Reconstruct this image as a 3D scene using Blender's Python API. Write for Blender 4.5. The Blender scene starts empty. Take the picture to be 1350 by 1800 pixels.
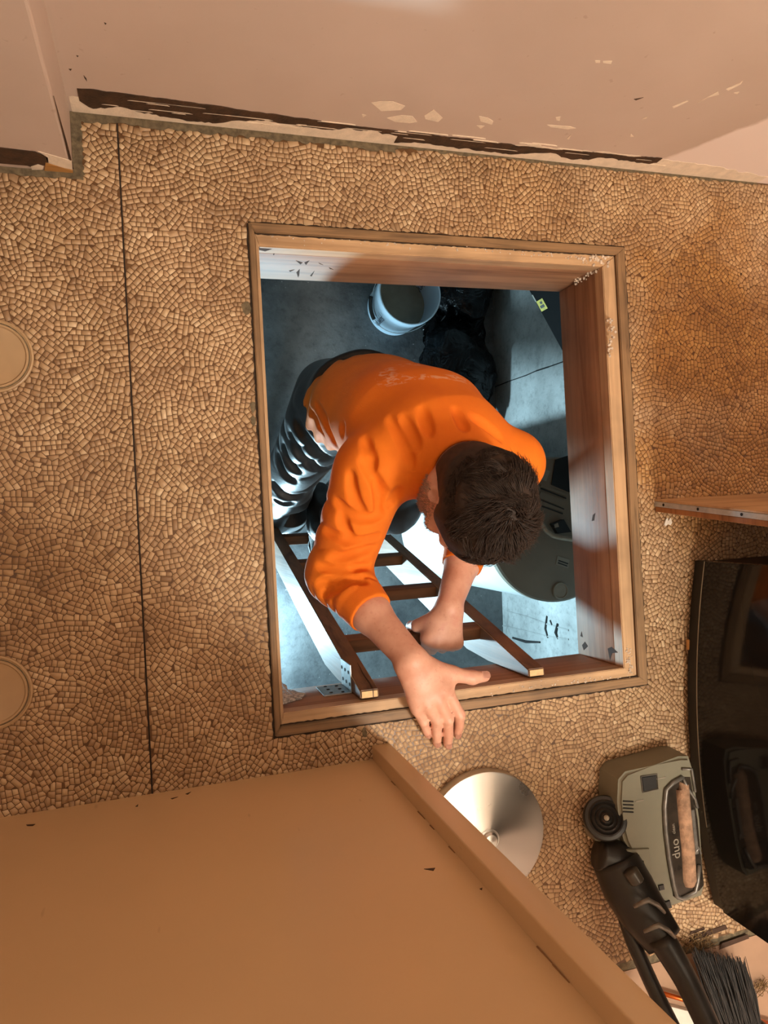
import bpy, bmesh, math, random
import numpy as np
from mathutils import Vector, Matrix
random.seed(7); rng = np.random.default_rng(7)
scene = bpy.context.scene
COL = scene.collection
def lin(c):
    return tuple(((v/255)/12.92 if v/255 <= .04045 else ((v/255+.055)/1.055)**2.4) for v in c)

# ------------------------------------------------------------------ camera
CAM_H = 1.28                     # metres above the kitchen floor
F_PX, NAD_U, NAD_V, YAW = 1263.2, 290.4, 922.3, 0.05532
_D = np.array([NAD_U-675, NAD_V-900, F_PX]); _D /= np.linalg.norm(_D)
_ex = np.array([1., 0, 0]) - _D*_D[0]; _ex /= np.linalg.norm(_ex)
_ey = np.cross(-_D, _ex)
CX = math.cos(YAW)*_ex + math.sin(YAW)*_ey
CY = -math.sin(YAW)*_ex + math.cos(YAW)*_ey
CZ = -_D
def W(u, v, z):
    """point of the place at height z that the photograph shows at pixel (u, v)"""
    d = np.array([u-675., v-900., F_PX]); w = np.array([d@CX, d@CY, d@CZ])
    return w*((z-CAM_H)/w[2]) + np.array([0, 0, CAM_H])
def WY(u, v, y):
    d = np.array([u-675., v-900., F_PX]); w = np.array([d@CX, d@CY, d@CZ])
    return w*(y/w[1]) + np.array([0, 0, CAM_H])
def WX(u, v, x):
    d = np.array([u-675., v-900., F_PX]); w = np.array([d@CX, d@CY, d@CZ])
    return w*(x/w[0]) + np.array([0, 0, CAM_H])
cd = bpy.data.cameras.new('camera'); cam = bpy.data.objects.new('camera', cd); COL.objects.link(cam)
cd.sensor_fit = 'HORIZONTAL'; cd.sensor_width = 36; cd.lens = F_PX*36/1350; cd.clip_start = .01
M = Matrix(((CX[0], -CX[1], -CX[2], 0), (CY[0], -CY[1], -CY[2], 0), (CZ[0], -CZ[1], -CZ[2], CAM_H), (0, 0, 0, 1)))
cam.matrix_world = M; scene.camera = cam

# ------------------------------------------------------------------ light, world, exposure
scene.view_settings.view_transform = 'Standard'; scene.view_settings.look = 'None'
scene.view_settings.gamma = 1; scene.view_settings.exposure = 0.06
world = bpy.data.worlds.new('world'); scene.world = world; world.use_nodes = True
bg = world.node_tree.nodes['Background']; bg.inputs[0].default_value = (1, .72, .46, 1); bg.inputs[1].default_value = .04
def lamp(name, loc, radius, watts, col):
    l = bpy.data.lights.new(name, 'POINT'); l.energy = watts; l.color = col; l.shadow_soft_size = radius
    o = bpy.data.objects.new(name, l); COL.objects.link(o); o.location = loc; return o
lamp('ceiling_lamp_light', (1.0, -1.02, 2.05), .14, 118, (1, .945, .83))       # warm ceiling lamp near the doorway
lamp('partition_fill_light', (-.95, .15, 2.15), .12, 9, (1, .90, .74))             # added fill light with no visible source, brightens the partition face
LAMP = Vector((.20, -.42, -1.58))
wlt = bpy.data.lights.new('work_lamp_light', 'SPOT'); wlt.energy = 100; wlt.color = (.56, .86, 1); wlt.shadow_soft_size = .05; wlt.spot_size = math.radians(178); wlt.spot_blend = 1
wlo = bpy.data.objects.new('work_lamp_light', wlt); COL.objects.link(wlo); wlo.location = LAMP       # cold LED flood lamp standing in the cellar, tilted up
lamp('work_lamp_fill', LAMP, .05, 50, (.50, .83, 1))                        # extra point light added at the work lamp to brighten the nearby floor
wlo.rotation_euler = Vector((.62, .42, 1.0)).to_track_quat('-Z', 'Y').to_euler()

# ------------------------------------------------------------------ mesh helpers
def mesh_np(name, V, Q):
    V = np.asarray(V, np.float32); Q = np.asarray(Q, np.int32); n = Q.shape[1]
    me = bpy.data.meshes.new(name)
    me.vertices.add(len(V)); me.vertices.foreach_set('co', V.ravel())
    me.loops.add(Q.size); me.loops.foreach_set('vertex_index', Q.ravel())
    me.polygons.add(len(Q)); me.polygons.foreach_set('loop_start', np.arange(0, Q.size, n, dtype=np.int32))
    me.update(calc_edges=True); me.validate(); return me
def smooth(me, on=True):
    me.polygons.foreach_set('use_smooth', np.full(len(me.polygons), on)); me.update()
def link(name, me, mat, parent=None, sm=False):
    o = bpy.data.objects.new(name, me); COL.objects.link(o)
    if mat: me.materials.append(mat)
    if sm: smooth(me)
    if parent:
        o.parent = parent
        root = parent
        t = Vector((0, 0, 0))
        mw = parent.matrix_basis.copy()
        if parent.parent: mw = parent.parent.matrix_basis @ parent.matrix_parent_inverse @ mw
        o.matrix_parent_inverse = mw.inverted()
    return o
def tag(o, label=None, cat=None, group=None, kind=None):
    for k, v in (('label', label), ('category', cat), ('group', group), ('kind', kind)):
        if v: o[k] = v
    return o
def thing(name, loc, label, cat, group=None):
    o = bpy.data.objects.new(name, None); COL.objects.link(o); o.location = Vector(loc); o.empty_display_size = .05
    return tag(o, label, cat, group)
class B:
    """collects shapes into one bmesh"""
    def __init__(s): s.b = bmesh.new()
    def box(s, lo, hi, mtx=None, bev=0, seg=1):
        r = bmesh.ops.create_cube(s.b, size=1)['verts']
        lo = Vector(lo); hi = Vector(hi); c = (lo+hi)/2; d = hi-lo
        for v in r: v.co = Vector((v.co.x*d.x, v.co.y*d.y, v.co.z*d.z)) + c
        if bev:
            es = list({e for v in r for e in v.link_edges})
            r2 = bmesh.ops.bevel(s.b, geom=es, offset=bev, segments=seg, affect='EDGES', profile=.5)
            r = list({v for f in r2['faces'] for v in f.verts} | {v for v in r if v.is_valid})
        if mtx: bmesh.ops.transform(s.b, matrix=mtx, verts=r)
        return s
    def tube(s, pts, rad, seg=10, cap=True):
        pts = [Vector(p) for p in pts]; n = len(pts)
        rad = rad if isinstance(rad, (list, tuple)) else [rad]*n
        rings = []; up = None
        for i, p in enumerate(pts):
            t = (pts[min(i+1, n-1)]-pts[max(i-1, 0)]).normalized()
            if up is None: up = t.orthogonal().normalized()
            a = (up - t*up.dot(t)).normalized(); up = a; c = t.cross(a)
            rings.append([s.b.verts.new(p + (a*math.cos(2*math.pi*k/seg) + c*math.sin(2*math.pi*k/seg))*rad[i]) for k in range(seg)])
        for i in range(n-1):
            for k in range(seg):
                s.b.faces.new((rings[i][k], rings[i][(k+1) % seg], rings[i+1][(k+1) % seg], rings[i+1][k]))
        if cap: s.b.faces.new(rings[0][::-1]); s.b.faces.new(rings[-1])
        return s
    def lathe(s, prof, c=(0, 0, 0), seg=48, mtx=None, closed=False):
        c = Vector(c); vs = []; new = []
        for r, z in prof:
            ring = [s.b.verts.new(c + Vector((r*math.cos(2*math.pi*k/seg), r*math.sin(2*math.pi*k/seg), z))) for k in range(seg)] if r > 1e-6 else [s.b.verts.new(c+Vector((0, 0, z)))]
            vs.append(ring); new += ring
        for a, b in list(zip(vs, vs[1:])) + ([(vs[-1], vs[0])] if closed else []):
            for k in range(seg):
                k2 = (k+1) % seg
                if len(a) == 1 and len(b) == 1: continue
                if len(a) == 1: s.b.faces.new((a[0], b[k], b[k2]))
                elif len(b) == 1: s.b.faces.new((a[k], b[0], a[k2]))
                else: s.b.faces.new((a[k], b[k], b[k2], a[k2]))
        if mtx: bmesh.ops.transform(s.b, matrix=mtx, verts=new)
        return s
    def prism(s, poly, ext):
        """poly: list of 3D points, ext: extrusion vector"""
        ext = Vector(ext); a = [s.b.verts.new(Vector(p)) for p in poly]; b = [s.b.verts.new(Vector(p)+ext) for p in poly]
        n = len(a); s.b.faces.new(a[::-1]); s.b.faces.new(b)
        for i in range(n): s.b.faces.new((a[i], a[(i+1) % n], b[(i+1) % n], b[i]))
        return s
    def out(s, name, mat, parent=None, sm=False, auto=None):
        bmesh.ops.recalc_face_normals(s.b, faces=s.b.faces)
        me = bpy.data.meshes.new(name); s.b.to_mesh(me); s.b.free()
        if auto is not None:
            smooth(me); me.set_sharp_from_angle(angle=math.radians(auto))
        return link(name, me, mat, parent, sm)

# ------------------------------------------------------------------ materials
def nmat(name):
    m = bpy.data.materials.new(name); m.use_nodes = True; nt = m.node_tree
    return m, nt, nt.nodes['Principled BSDF']
def node(nt, t, **kw):
    n = nt.nodes.new(t)
    for k, v in kw.items():
        if k in n.inputs: n.inputs[k].default_value = v
        else: setattr(n, k, v)
    return n
def rgba(c): return (*lin(c), 1)
def mixc(nt, fac, a, b, blend='MIX'):
    n = nt.nodes.new('ShaderNodeMix'); n.data_type = 'RGBA'; n.blend_type = blend
    for i, v in ((0, fac), (6, a), (7, b)):
        if hasattr(v, 'is_linked') or hasattr(v, 'links'): nt.links.new(v, n.inputs[i])
        elif i == 0: n.inputs[0].default_value = v
        else: n.inputs[i].default_value = v
    return n.outputs[2]
def mth(nt, op, a, b=0., c=None, clamp=False):
    n = nt.nodes.new('ShaderNodeMath'); n.operation = op; n.use_clamp = clamp
    for i, v in enumerate((a, b) if c is None else (a, b, c)):
        if hasattr(v, 'links'): nt.links.new(v, n.inputs[i])
        else: n.inputs[i].default_value = v
    return n.outputs[0]
def ramp(nt, src, stops, interp='LINEAR'):
    n = nt.nodes.new('ShaderNodeValToRGB'); n.color_ramp.interpolation = interp
    el = n.color_ramp.elements
    while len(el) < len(stops): el.new(.5)
    for e, (p, c) in zip(el, stops): e.position = p; e.color = c if len(c) == 4 else (*c, 1)
    nt.links.new(src, n.inputs[0]); return n.outputs[0]
def coords(nt, scale=(1, 1, 1), rot=(0, 0, 0), loc=(0, 0, 0)):
    tc = nt.nodes.new('ShaderNodeTexCoord'); mp = nt.nodes.new('ShaderNodeMapping')
    nt.links.new(tc.outputs['Object'], mp.inputs[0]); mp.inputs['Scale'].default_value = scale
    mp.inputs['Rotation'].default_value = rot; mp.inputs['Location'].default_value = loc; return mp.outputs[0]
def noise(nt, vec, scale, detail=4, rough=.55, dist=0):
    n = nt.nodes.new('ShaderNodeTexNoise'); nt.links.new(vec, n.inputs['Vector'])
    n.inputs['Scale'].default_value = scale; n.inputs['Detail'].default_value = detail
    n.inputs['Roughness'].default_value = rough; n.inputs['Distortion'].default_value = dist; return n.outputs['Fac']
def bump(nt, bs, h, strength=.3, dist=.002):
    n = nt.nodes.new('ShaderNodeBump'); n.inputs['Strength'].default_value = strength; n.inputs['Distance'].default_value = dist
    nt.links.new(h, n.inputs['Height']); nt.links.new(n.outputs[0], bs.inputs['Normal'])
BW = ((0, 0, 0, 1), (1, 1, 1, 1))
def flat(name, c, rough=.6, metal=0, var=.12, scale=30, spec=.5, bmp=0, coat=0, sheen=0):
    m, nt, bs = nmat(name); v = coords(nt); f = noise(nt, v, scale)
    lo = tuple(x*(1-var) for x in lin(c)); hi = tuple(min(1, x*(1+var)) for x in lin(c))
    nt.links.new(ramp(nt, f, [(.3, lo), (.7, hi)]), bs.inputs['Base Color'])
    bs.inputs['Roughness'].default_value = rough; bs.inputs['Metallic'].default_value = metal
    bs.inputs['Specular IOR Level'].default_value = spec
    bs.inputs['Coat Weight'].default_value = coat
    bs.inputs['Sheen Weight'].default_value = sheen
    if bmp: bump(nt, bs, noise(nt, v, scale*4), bmp, .002)
    return m
def wood(name, c1, c2, axis=0, scale=14, rough=.65, dark=None):
    m, nt, bs = nmat(name); s = [scale*1.0]*3; s[axis] = scale*.06
    v = coords(nt, s); g = noise(nt, v, 3.2, 6, .6, 1.2)
    v2 = coords(nt); blot = noise(nt, v2, 7, 3)
    s2 = [scale*9]*3; s2[axis] = scale*.25
    fine = noise(nt, coords(nt, s2), 1.0, 3)
    c = ramp(nt, g, [(.28, lin(c2)), (.5, lin(c1)), (.72, tuple(min(1, x*1.12) for x in lin(c1)))])
    c = mixc(nt, mth(nt, 'MULTIPLY', ramp(nt, blot, [(.45, (0, 0, 0)), (.75, (1, 1, 1))]), .55), c, rgba(dark or c2))
    c = mixc(nt, .35, c, ramp(nt, fine, [(.3, (.45, .45, .45)), (.6, (1, 1, 1))]), 'MULTIPLY')
    nt.links.new(c, bs.inputs['Base Color']); bs.inputs['Roughness'].default_value = rough
    bump(nt, bs, fine, .35, .0015); return m

# ================================================================== THE SETTING
FX0, FX1, FY0, FY1 = .167, .941, -.384, .5255       # hatch frame, outer
OX0, OX1, OY0, OY1 = .184, .889, -.345, .485        # hatch opening
YN, SEAM = .6925, -.0435                            # north wall, sheet seam
CHX, CHY = -.117, .5915                             # corner of the boxed-in chase
BZ = -1.8                                           # cellar floor

def floor_material(chips):
    m, nt, bs = nmat('vinyl_chips' if chips else 'vinyl_ground'); v = coords(nt)
    if chips:
        at = node(nt, 'ShaderNodeAttribute', attribute_name='tone'); base = ramp(nt, at.outputs['Fac'], [(0, lin((152, 120, 90))), (.45, lin((188, 154, 118))), (.8, lin((206, 174, 136))), (1, lin((222, 194, 158)))])
    else:
        base = ramp(nt, noise(nt, v, 60), [(.3, lin((94, 64, 38))), (.7, lin((118, 84, 52)))])
    # foxed yellow-brown staining of the old sheet, strongest east of the hatch
    def blob(x, y, r, amp):
        mp = coords(nt, (1/r, 1/r, 0), loc=(-x/r, -y/r, 0)); ln = node(nt, 'ShaderNodeVectorMath', operation='LENGTH'); nt.links.new(mp, ln.inputs[0])
        d = mth(nt, 'ADD', ln.outputs['Value'], mth(nt, 'MULTIPLY', mth(nt, 'SUBTRACT', noise(nt, v, 9, 5), .5), 1.5))
        return mth(nt, 'MULTIPLY', ramp(nt, d, [(.35, (1, 1, 1)), (1, (0, 0, 0))]), amp)
    s = blob(1.16, .36, .34, .75)
    for a in ((1.00, .08, .14, .6), (1.12, -.02, .12, .6), (1.05, .52, .22, .35), (.70, .56, .2, .25), (1.3, .1, .25, .6)): s = mth(nt, 'MAXIMUM', s, blob(*a))
    c = mixc(nt, s, base, mixc(nt, 1., base, rgba((232, 196, 104)), 'MULTIPLY'))
    # general traffic dirt
    g = ramp(nt, noise(nt, v, 3.3, 6, .6), [(.42, (.80, .77, .72)), (.62, (1, 1, 1))])
    c = mixc(nt, .9, c, g, 'MULTIPLY')
    k = ramp(nt, noise(nt, v, 38, 3, .5), [(.66, (1, 1, 1)), (.74, (.55, .46, .36))]); c = mixc(nt, .5, c, k, 'MULTIPLY')
    nt.links.new(c, bs.inputs['Base Color']); bs.inputs['Roughness'].default_value = .42; bs.inputs['Specular IOR Level'].default_value = .4
    return m
M_GROUND = floor_material(False); M_CHIPS = floor_material(True)

# kitchen floor: slab with the hatch cut out of it
b = B(); FL0, FL1, FLS = -1.6, 2.6, -.945
for lo, hi in (((FL0, FLS, -.03), (FX0, YN+.1, 0)), ((FX1, FLS, -.03), (FL1, YN+.1, 0)), ((FX0, FLS, -.03), (FX1, FY0, 0)), ((FX0, FY1, -.03), (FX1, YN+.1, 0))): b.box(lo, hi)
floor = tag(b.out('floor', M_GROUND), 'old tan vinyl sheet floor with an embossed mosaic chip pattern', kind='structure')

# chips of the embossed mosaic pattern: real relief, too many and too small to pick apart
def make_chips():
    x0, x1, y0, y1 = -.37, 1.5, -.94, YN-.004
    sp = .034; seeds = []
    for i in range(int((x1-x0)/sp)+2):
        for j in range(int((y1-y0)/sp)+2):
            seeds.append((x0+(i+rng.uniform(-.45, .45)+.5*(j % 2))*sp, y0+(j+rng.uniform(-.45, .45))*sp))
    seeds = np.array(seeds); nx = 64
    def field(p): return 1.3*np.sin(p[..., 0]*5.1+1.3*np.sin(p[..., 1]*4.3))+1.2*np.cos(p[..., 1]*6.2-p[..., 0]*2.2)
    ang = field(seeds)+rng.normal(0, .38, len(seeds))
    cand = []
    for si, (s, a) in enumerate(zip(seeds, ang)):
        ca, sa = math.cos(a), math.sin(a); y = -.036+rng.uniform(0, .008)
        while y < .036:
            h = rng.choice([.0078, .0086, .0094]); x = -.036-rng.uniform(0, .01)
            while x < .036:
                w = rng.choice([.0074, .0084, .0095, .0115, .0150], p=[.25, .3, .22, .14, .09])
                cx, cy = x+w/2, y+h/2
                cand.append((s[0]+cx*ca-cy*sa, s[1]+cx*sa+cy*ca, w, h, a, si)); x += w
            y += h
    cand = np.array(cand); owner = np.empty(len(cand), int); own = np.repeat(np.arange(len(seeds)), 1)
    # nearest seed through a coarse hash
    H = {}
    for k, s in enumerate(seeds): H.setdefault((int(s[0]//sp), int(s[1]//sp)), []).append(k)
    keep = []; G = {}; g = .0095
    def clear(x, y, r):
        i, j = int(x//g), int(y//g)
        for a in range(i-1, i+2):
            for c in range(j-1, j+2):
                for q in G.get((a, c), ()):
                    if (q[0]-x)**2+(q[1]-y)**2 < r*r: return False
        return True
    def put(x, y, w, h, a, c):
        ca, sa = math.cos(a), math.sin(a)
        if w > .0105:
            for t in (-.27, .27): G.setdefault((int((x+t*w*ca)//g), int((y+t*w*sa)//g)), []).append((x+t*w*ca, y+t*w*sa))
        else: G.setdefault((int(x//g), int(y//g)), []).append((x, y))
        keep.append((x, y, w, h, a, c))
    def ok(x, y):
        if not (x0 < x < x1 and y0 < y < y1): return False
        if FX0-.005 < x < FX1+.004 and FY0-.004 < y < FY1+.004: return False
        if x < CHX+.019 and y > CHY-.012: return False
        if y > YN-.016 and x < .5: return False
        if abs(x-SEAM) < .0022: return False
        return True
    d2best = None
    order = rng.permutation(len(cand))
    cs = cand
    for k in order:
        x, y, w, h, a, ci = cs[k]
        if not ok(x, y): continue
        i, j = int(x//sp), int(y//sp); bd = 9; bk = -1
        for p in range(i-1, i+2):
            for q in range(j-1, j+2):
                for s in H.get((p, q), ()):
                    d = (seeds[s, 0]-x)**2+(seeds[s, 1]-y)**2
                    if d < bd: bd, bk = d, s
        if bk != ci: continue
        if clear(x, y, .0055): put(x, y, w, h, a, ci)
    for x, y in zip(rng.uniform(x0, x1, 90000), rng.uniform(y0, y1, 90000)):
        if ok(x, y) and clear(x, y, .0072):
            q = rng.uniform(.0062, .0075); put(x, y, q, q, rng.uniform(0, 3.14), -len(keep)-1)
    # cut every chip to its neighbours, leaving a hairline joint
    N = {}; gg = .013
    for k, q in enumerate(keep): N.setdefault((int(q[0]//gg), int(q[1]//gg)), []).append(k)
    gap = .00055; V = []; LV = []; LT = []; tone = []; big = lambda x, y: .10*math.sin(x*31+2*math.sin(y*17))+.06*math.sin(y*43)
    for k, (x, y, w, h, a, c) in enumerate(keep):
        ca, sa = math.cos(a), math.sin(a); e = .0030 if c >= 0 else .0025
        P = [(-w/2-e, -h/2-e), (w/2+e, -h/2-e), (w/2+e, h/2+e), (-w/2-e, h/2+e)]
        i, j = int(x//gg), int(y//gg)
        for p in range(i-1, i+2):
            for q in range(j-1, j+2):
                for m in N.get((p, q), ()):
                    if m == k: continue
                    ox, oy, ow, oh, oa, oc = keep[m]; dx, dy = ox-x, oy-y
                    if dx*dx+dy*dy > .00040: continue
                    lx, ly = dx*ca+dy*sa, -dx*sa+dy*ca
                    if oc == c:
                        if abs(ly) < h*.4: nx_, ny_, d = (1 if lx > 0 else -1), 0, w/2
                        else: nx_, ny_, d = 0, (1 if ly > 0 else -1), h/2
                    else:
                        L = math.hypot(lx, ly); nx_, ny_ = lx/L, ly/L; own = .5*(w*abs(nx_)+h*abs(ny_)); oth = .5*(ow*abs(math.cos(math.atan2(dy, dx)-oa))+oh*abs(math.sin(math.atan2(dy, dx)-oa))); d = L*own/(own+oth)
                    d -= gap; R_ = []; n = len(P)
                    for t in range(n):
                        A_, B_ = P[t], P[(t+1) % n]; fa = A_[0]*nx_+A_[1]*ny_-d; fb_ = B_[0]*nx_+B_[1]*ny_-d
                        if fa <= 0: R_.append(A_)
                        if (fa < 0) != (fb_ < 0): r_ = fa/(fa-fb_); R_.append((A_[0]+(B_[0]-A_[0])*r_, A_[1]+(B_[1]-A_[1])*r_))
                    P = R_
                    if len(P) < 3: break
                if len(P) < 3: break
            if len(P) < 3: break
        sg = 1 if x < SEAM else -1
        for nx_, ny_, d in ((sg*ca, -sg*sa, sg*(SEAM-x)-.0014), (sa, ca, YN-.003-y)):
            if d > .02: continue
            R_ = []; n = len(P)
            for t in range(n):
                A_, B_ = P[t], P[(t+1) % n]; fa = A_[0]*nx_+A_[1]*ny_-d; fb_ = B_[0]*nx_+B_[1]*ny_-d
                if fa <= 0: R_.append(A_)
                if (fa < 0) != (fb_ < 0): r_ = fa/(fa-fb_); R_.append((A_[0]+(B_[0]-A_[0])*r_, A_[1]+(B_[1]-A_[1])*r_))
            P = R_
        if len(P) < 3: continue
        P = [p for t, p in enumerate(P) if math.hypot(p[0]-P[t-1][0], p[1]-P[t-1][1]) > .0005]
        if len(P) < 3: continue
        cx = sum(p[0] for p in P)/len(P); cy = sum(p[1] for p in P)/len(P); z = .0004+rng.uniform(0, .0002); o = len(V); n = len(P); bad = False
        for f, zz in ((1.0, .00005), (.975, z)):
            for px_, py_ in P:
                ux, uy = cx+(px_-cx)*f, cy+(py_-cy)*f; V.append((x+ux*ca-uy*sa, y+ux*sa+uy*ca, zz))
        T_ = min(1, max(0, rng.normal(.52, .17)+big(x, y)))
        LV.append([o+n+t for t in range(n)]); tone.append(T_)
        for t in range(n): LV.append([o+t, o+(t+1) % n, o+n+(t+1) % n, o+n+t]); tone.append(T_)
    V = np.array(V)
    me = bpy.data.meshes.new('mosaic_chips'); tot = [len(f) for f in LV]; flatl = np.fromiter((i for f in LV for i in f), np.int32)
    me.vertices.add(len(V)); me.vertices.foreach_set('co', V.astype(np.float32).ravel()); me.loops.add(len(flatl)); me.loops.foreach_set('vertex_index', flatl)
    me.polygons.add(len(tot)); me.polygons.foreach_set('loop_start', np.concatenate([[0], np.cumsum(tot)[:-1]]).astype(np.int32)); me.update(calc_edges=True); me.validate()
    at = me.attributes.new('tone', 'FLOAT', 'FACE'); at.data.foreach_set('value', np.array(tone, np.float32))
    return me
chips = tag(link('mosaic_chips', make_chips(), M_CHIPS, floor), 'tan embossed mosaic chips of the vinyl sheet', kind='stuff')

M_GRIME = flat('grime', (104, 90, 68), .9, var=.45, scale=90, bmp=.6)
M_SEAM = flat('seam_gap', (34, 24, 17), .9)
b = B(); b.box((SEAM-.0012, -.46, 0), (SEAM+.0012, YN-.01, .0004)); b.out('sheet_seam', M_SEAM, floor)
# grey gritty strip where the skirting was torn off
def ragged(name, path, wid, z, mat, parent, amp=.003, n=60):
    b = B(); a = []; c = []
    for i in range(n+1):
        t = i/n*(len(path)-1); k = min(int(t), len(path)-2); f = t-k
        p = Vector(path[k]).lerp(Vector(path[k+1]), f); d = (Vector(path[k+1])-Vector(path[k])).normalized(); nrm = Vector((-d.y, d.x, 0))
        w = wid*(1+.0*f)+random.uniform(-amp, amp)
        a.append(p); c.append(p+nrm*w)
    for i in range(n):
        v = [b.b.verts.new(q+Vector((0, 0, zz))) for zz in (0, z) for q in (a[i], a[i+1], c[i+1], c[i])]
        b.b.faces.new(v[4:8]); b.b.faces.new((v[3], v[2], v[6], v[7])); b.b.faces.new((v[0], v[1], v[5], v[4]))
    return b.out(name, mat, parent)
ragged('grime_strip', [(1.3, YN-.0006, 0), (.45, YN-.0006, 0)], .005, .0014, M_GRIME, floor, .003, 110)
ragged('grime_strip', [(.45, YN-.0006, 0), (CHX, YN-.0006, 0)], .013, .0014, M_GRIME, floor, .003, 80)
ragged('grime_strip', [(CHX+.0006, YN, 0), (CHX+.0006, CHY-.004, 0)], .016, .0013, M_GRIME, floor, .002, 30)
ragged('grime_strip', [(CHX+.016, CHY-.0006, 0), (-.8, CHY-.0006, 0)], .011, .0012, M_GRIME, floor, .002, 80)
# missing corner of vinyl by the hatch and dark scuffs
for (u, v, r) in ((433, 543, .009), (445, 715, .007), (446, 740, .006), (640, 1288, .006)):
    p = W(u, v, 0); b = B(); b.prism([(p[0]+r*random.uniform(.6, 1.1)*math.cos(t*.9), p[1]+1.7*r*random.uniform(.6, 1.1)*math.sin(t*.9), .0004) for t in range(7)], (0, 0, .0008)); b.out('torn_patch', M_GRIME, floor)

# walls --------------------------------------------------------------
def wall_mat():
    m, nt, bs = nmat('wall_paint'); v = coords(nt)
    c = ramp(nt, noise(nt, v, 2.5, 5), [(.35, lin((186, 162, 145))), (.7, lin((198, 174, 158)))])
    sp = ramp(nt, noise(nt, v, 55, 2, .5), [(.70, (1, 1, 1)), (.76, (.62, .52, .44))]); c = mixc(nt, .35, c, sp, 'MULTIPLY')
    sx = node(nt, 'ShaderNodeSeparateXYZ'); nt.links.new(v, sx.inputs[0])
    # rolled primer patch low on the right
    d = mth(nt, 'SUBTRACT', sx.outputs['X'], .998); d = mth(nt, 'SUBTRACT', d, mth(nt, 'MULTIPLY', mth(nt, 'POWER', mth(nt, 'MAXIMUM', mth(nt, 'SUBTRACT', sx.outputs['Z'], .04), 0), .85), .42))
    d = mth(nt, 'ADD', d, mth(nt, 'MULTIPLY', mth(nt, 'SUBTRACT', noise(nt, v, 24, 4), .5), .03))
    f = ramp(nt, mth(nt, 'ADD', mth(nt, 'MULTIPLY', d, 14), .5), [(.42, (0, 0, 0)), (.62, (1, 1, 1))])
    c = mixc(nt, f, c, rgba((228, 206, 194)))
    nt.links.new(c, bs.inputs['Base Color']); bs.inputs['Roughness'].default_value = .5
    bump(nt, bs, noise(nt, v, 14, 5), .12, .004); return m
M_WALL = wall_mat()
M_PLASTER = flat('bare_plaster', (222, 200, 176), .9, var=.10, scale=60, bmp=.4)
M_ADHESIVE = flat('old_adhesive', (62, 40, 22), .7, var=.45, scale=60, bmp=.5)
b = B(); b.box((CHX-.05, YN, -.03), (FL1, YN+.1, 2.4)); wn = tag(b.out('wall_north', M_WALL), 'pinkish beige painted wall, scuffed, with its skirting board torn off', kind='structure')
b = B(); b.box((FL0, CHY, -.03), (CHX, YN+.1, 2.4), bev=.004, seg=2); wc = tag(b.out('wall_northwest', M_WALL), 'pinkish beige boxed-in wall projection', kind='structure')
def wall_patch(name, pix, mat, parent, y=None, t=.0007, x=None, jit=0):
    P = []
    for i, (u, v) in enumerate(pix):
        p = WY(u, v, y) if y is not None else WX(u, v, x); p[2] = max(p[2], .0005); P.append(p)
    e = (0, -t, 0) if y is not None else (t, 0, 0)
    b = B(); b.prism(P, e); bmesh.ops.triangulate(b.b, faces=[f for f in b.b.faces if len(f.verts) > 4]); return b.out(name, mat, parent)
def band(name, xs, zlo, zhi, mat, parent, y, t, rag=(.003, .003), step=.006):
    """ragged horizontal band on a north wall, zlo/zhi given at the stations xs"""
    n = int((xs[-1]-xs[0])/step); b = B(); X = np.linspace(xs[0], xs[-1], n)
    lo = np.interp(X, xs, zlo)+np.convolve(rng.normal(0, rag[0], n+4), np.ones(3)/3, 'same')[2:-2]; hi = np.interp(X, xs, zhi)+np.convolve(rng.normal(0, rag[1], n+4), np.ones(3)/3, 'same')[2:-2]
    lo = np.maximum(lo, .0004)
    for i in range(n-1):
        if hi[i]-lo[i] < .0008 and hi[i+1]-lo[i+1] < .0008: continue
        h0 = max(hi[i], lo[i]+.0003); h1 = max(hi[i+1], lo[i+1]+.0003)
        b.prism([(X[i], y, lo[i]), (X[i+1], y, lo[i+1]), (X[i+1], y, h1), (X[i], y, h0)], (0, -t, 0))
    return b.out(name, mat, parent)
# plaster edge and dark adhesive left by the skirting
band('plaster_edge', [CHX+.004, .0, .3, .6, .9, 1.12, 1.3], [0]*7, [.045, .05, .045, .047, .055, .05, .03], M_PLASTER, wn, YN, .0006, (.0, .003))
band('adhesive_band', [-.098, -.08, -.04, .02, .10, .16, .20], [.036, .016, .030, .016, .010, .032, .040], [.070, .072, .071, .070, .066, .063, .060], M_ADHESIVE, wn, YN, .0014, (.0045, .0012))
band('adhesive_band', [.20, .25, .30, .36, .41, .46, .50], [.040, .033, .030, .040, .040, .034, .040], [.060, .058, .055, .052, .050, .052, .052], M_ADHESIVE, wn, YN, .0014, (.004, .0015))
band('adhesive_band', [.445, .50, .60, .68, .74, .78], [.014, .020, .016, .014, .030, .034], [.049, .050, .048, .046, .047, .046], M_ADHESIVE, wn, YN, .0015, (.004, .002))
band('adhesive_band', [.78, .82, .88, .93, .97, 1.005], [.030, .018, .034, .030, .034, .038], [.052, .050, .053, .050, .056, .056], M_ADHESIVE, wn, YN, .0014, (.005, .0015))
for k in range(34):                                   # comb streaks scraped through the adhesive
    x = random.uniform(-.07, .98); z = .025+random.random()*.035; L = random.uniform(.02, .09)
    b = B(); b.prism([(x, YN, z), (x+L, YN, z+random.uniform(-.001, .001)), (x+L*.9, YN, z+.0016), (x+.004, YN, z+.0013)], (0, -.0017, 0)); b.out('scrape_streak', M_PLASTER, wn)
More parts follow.
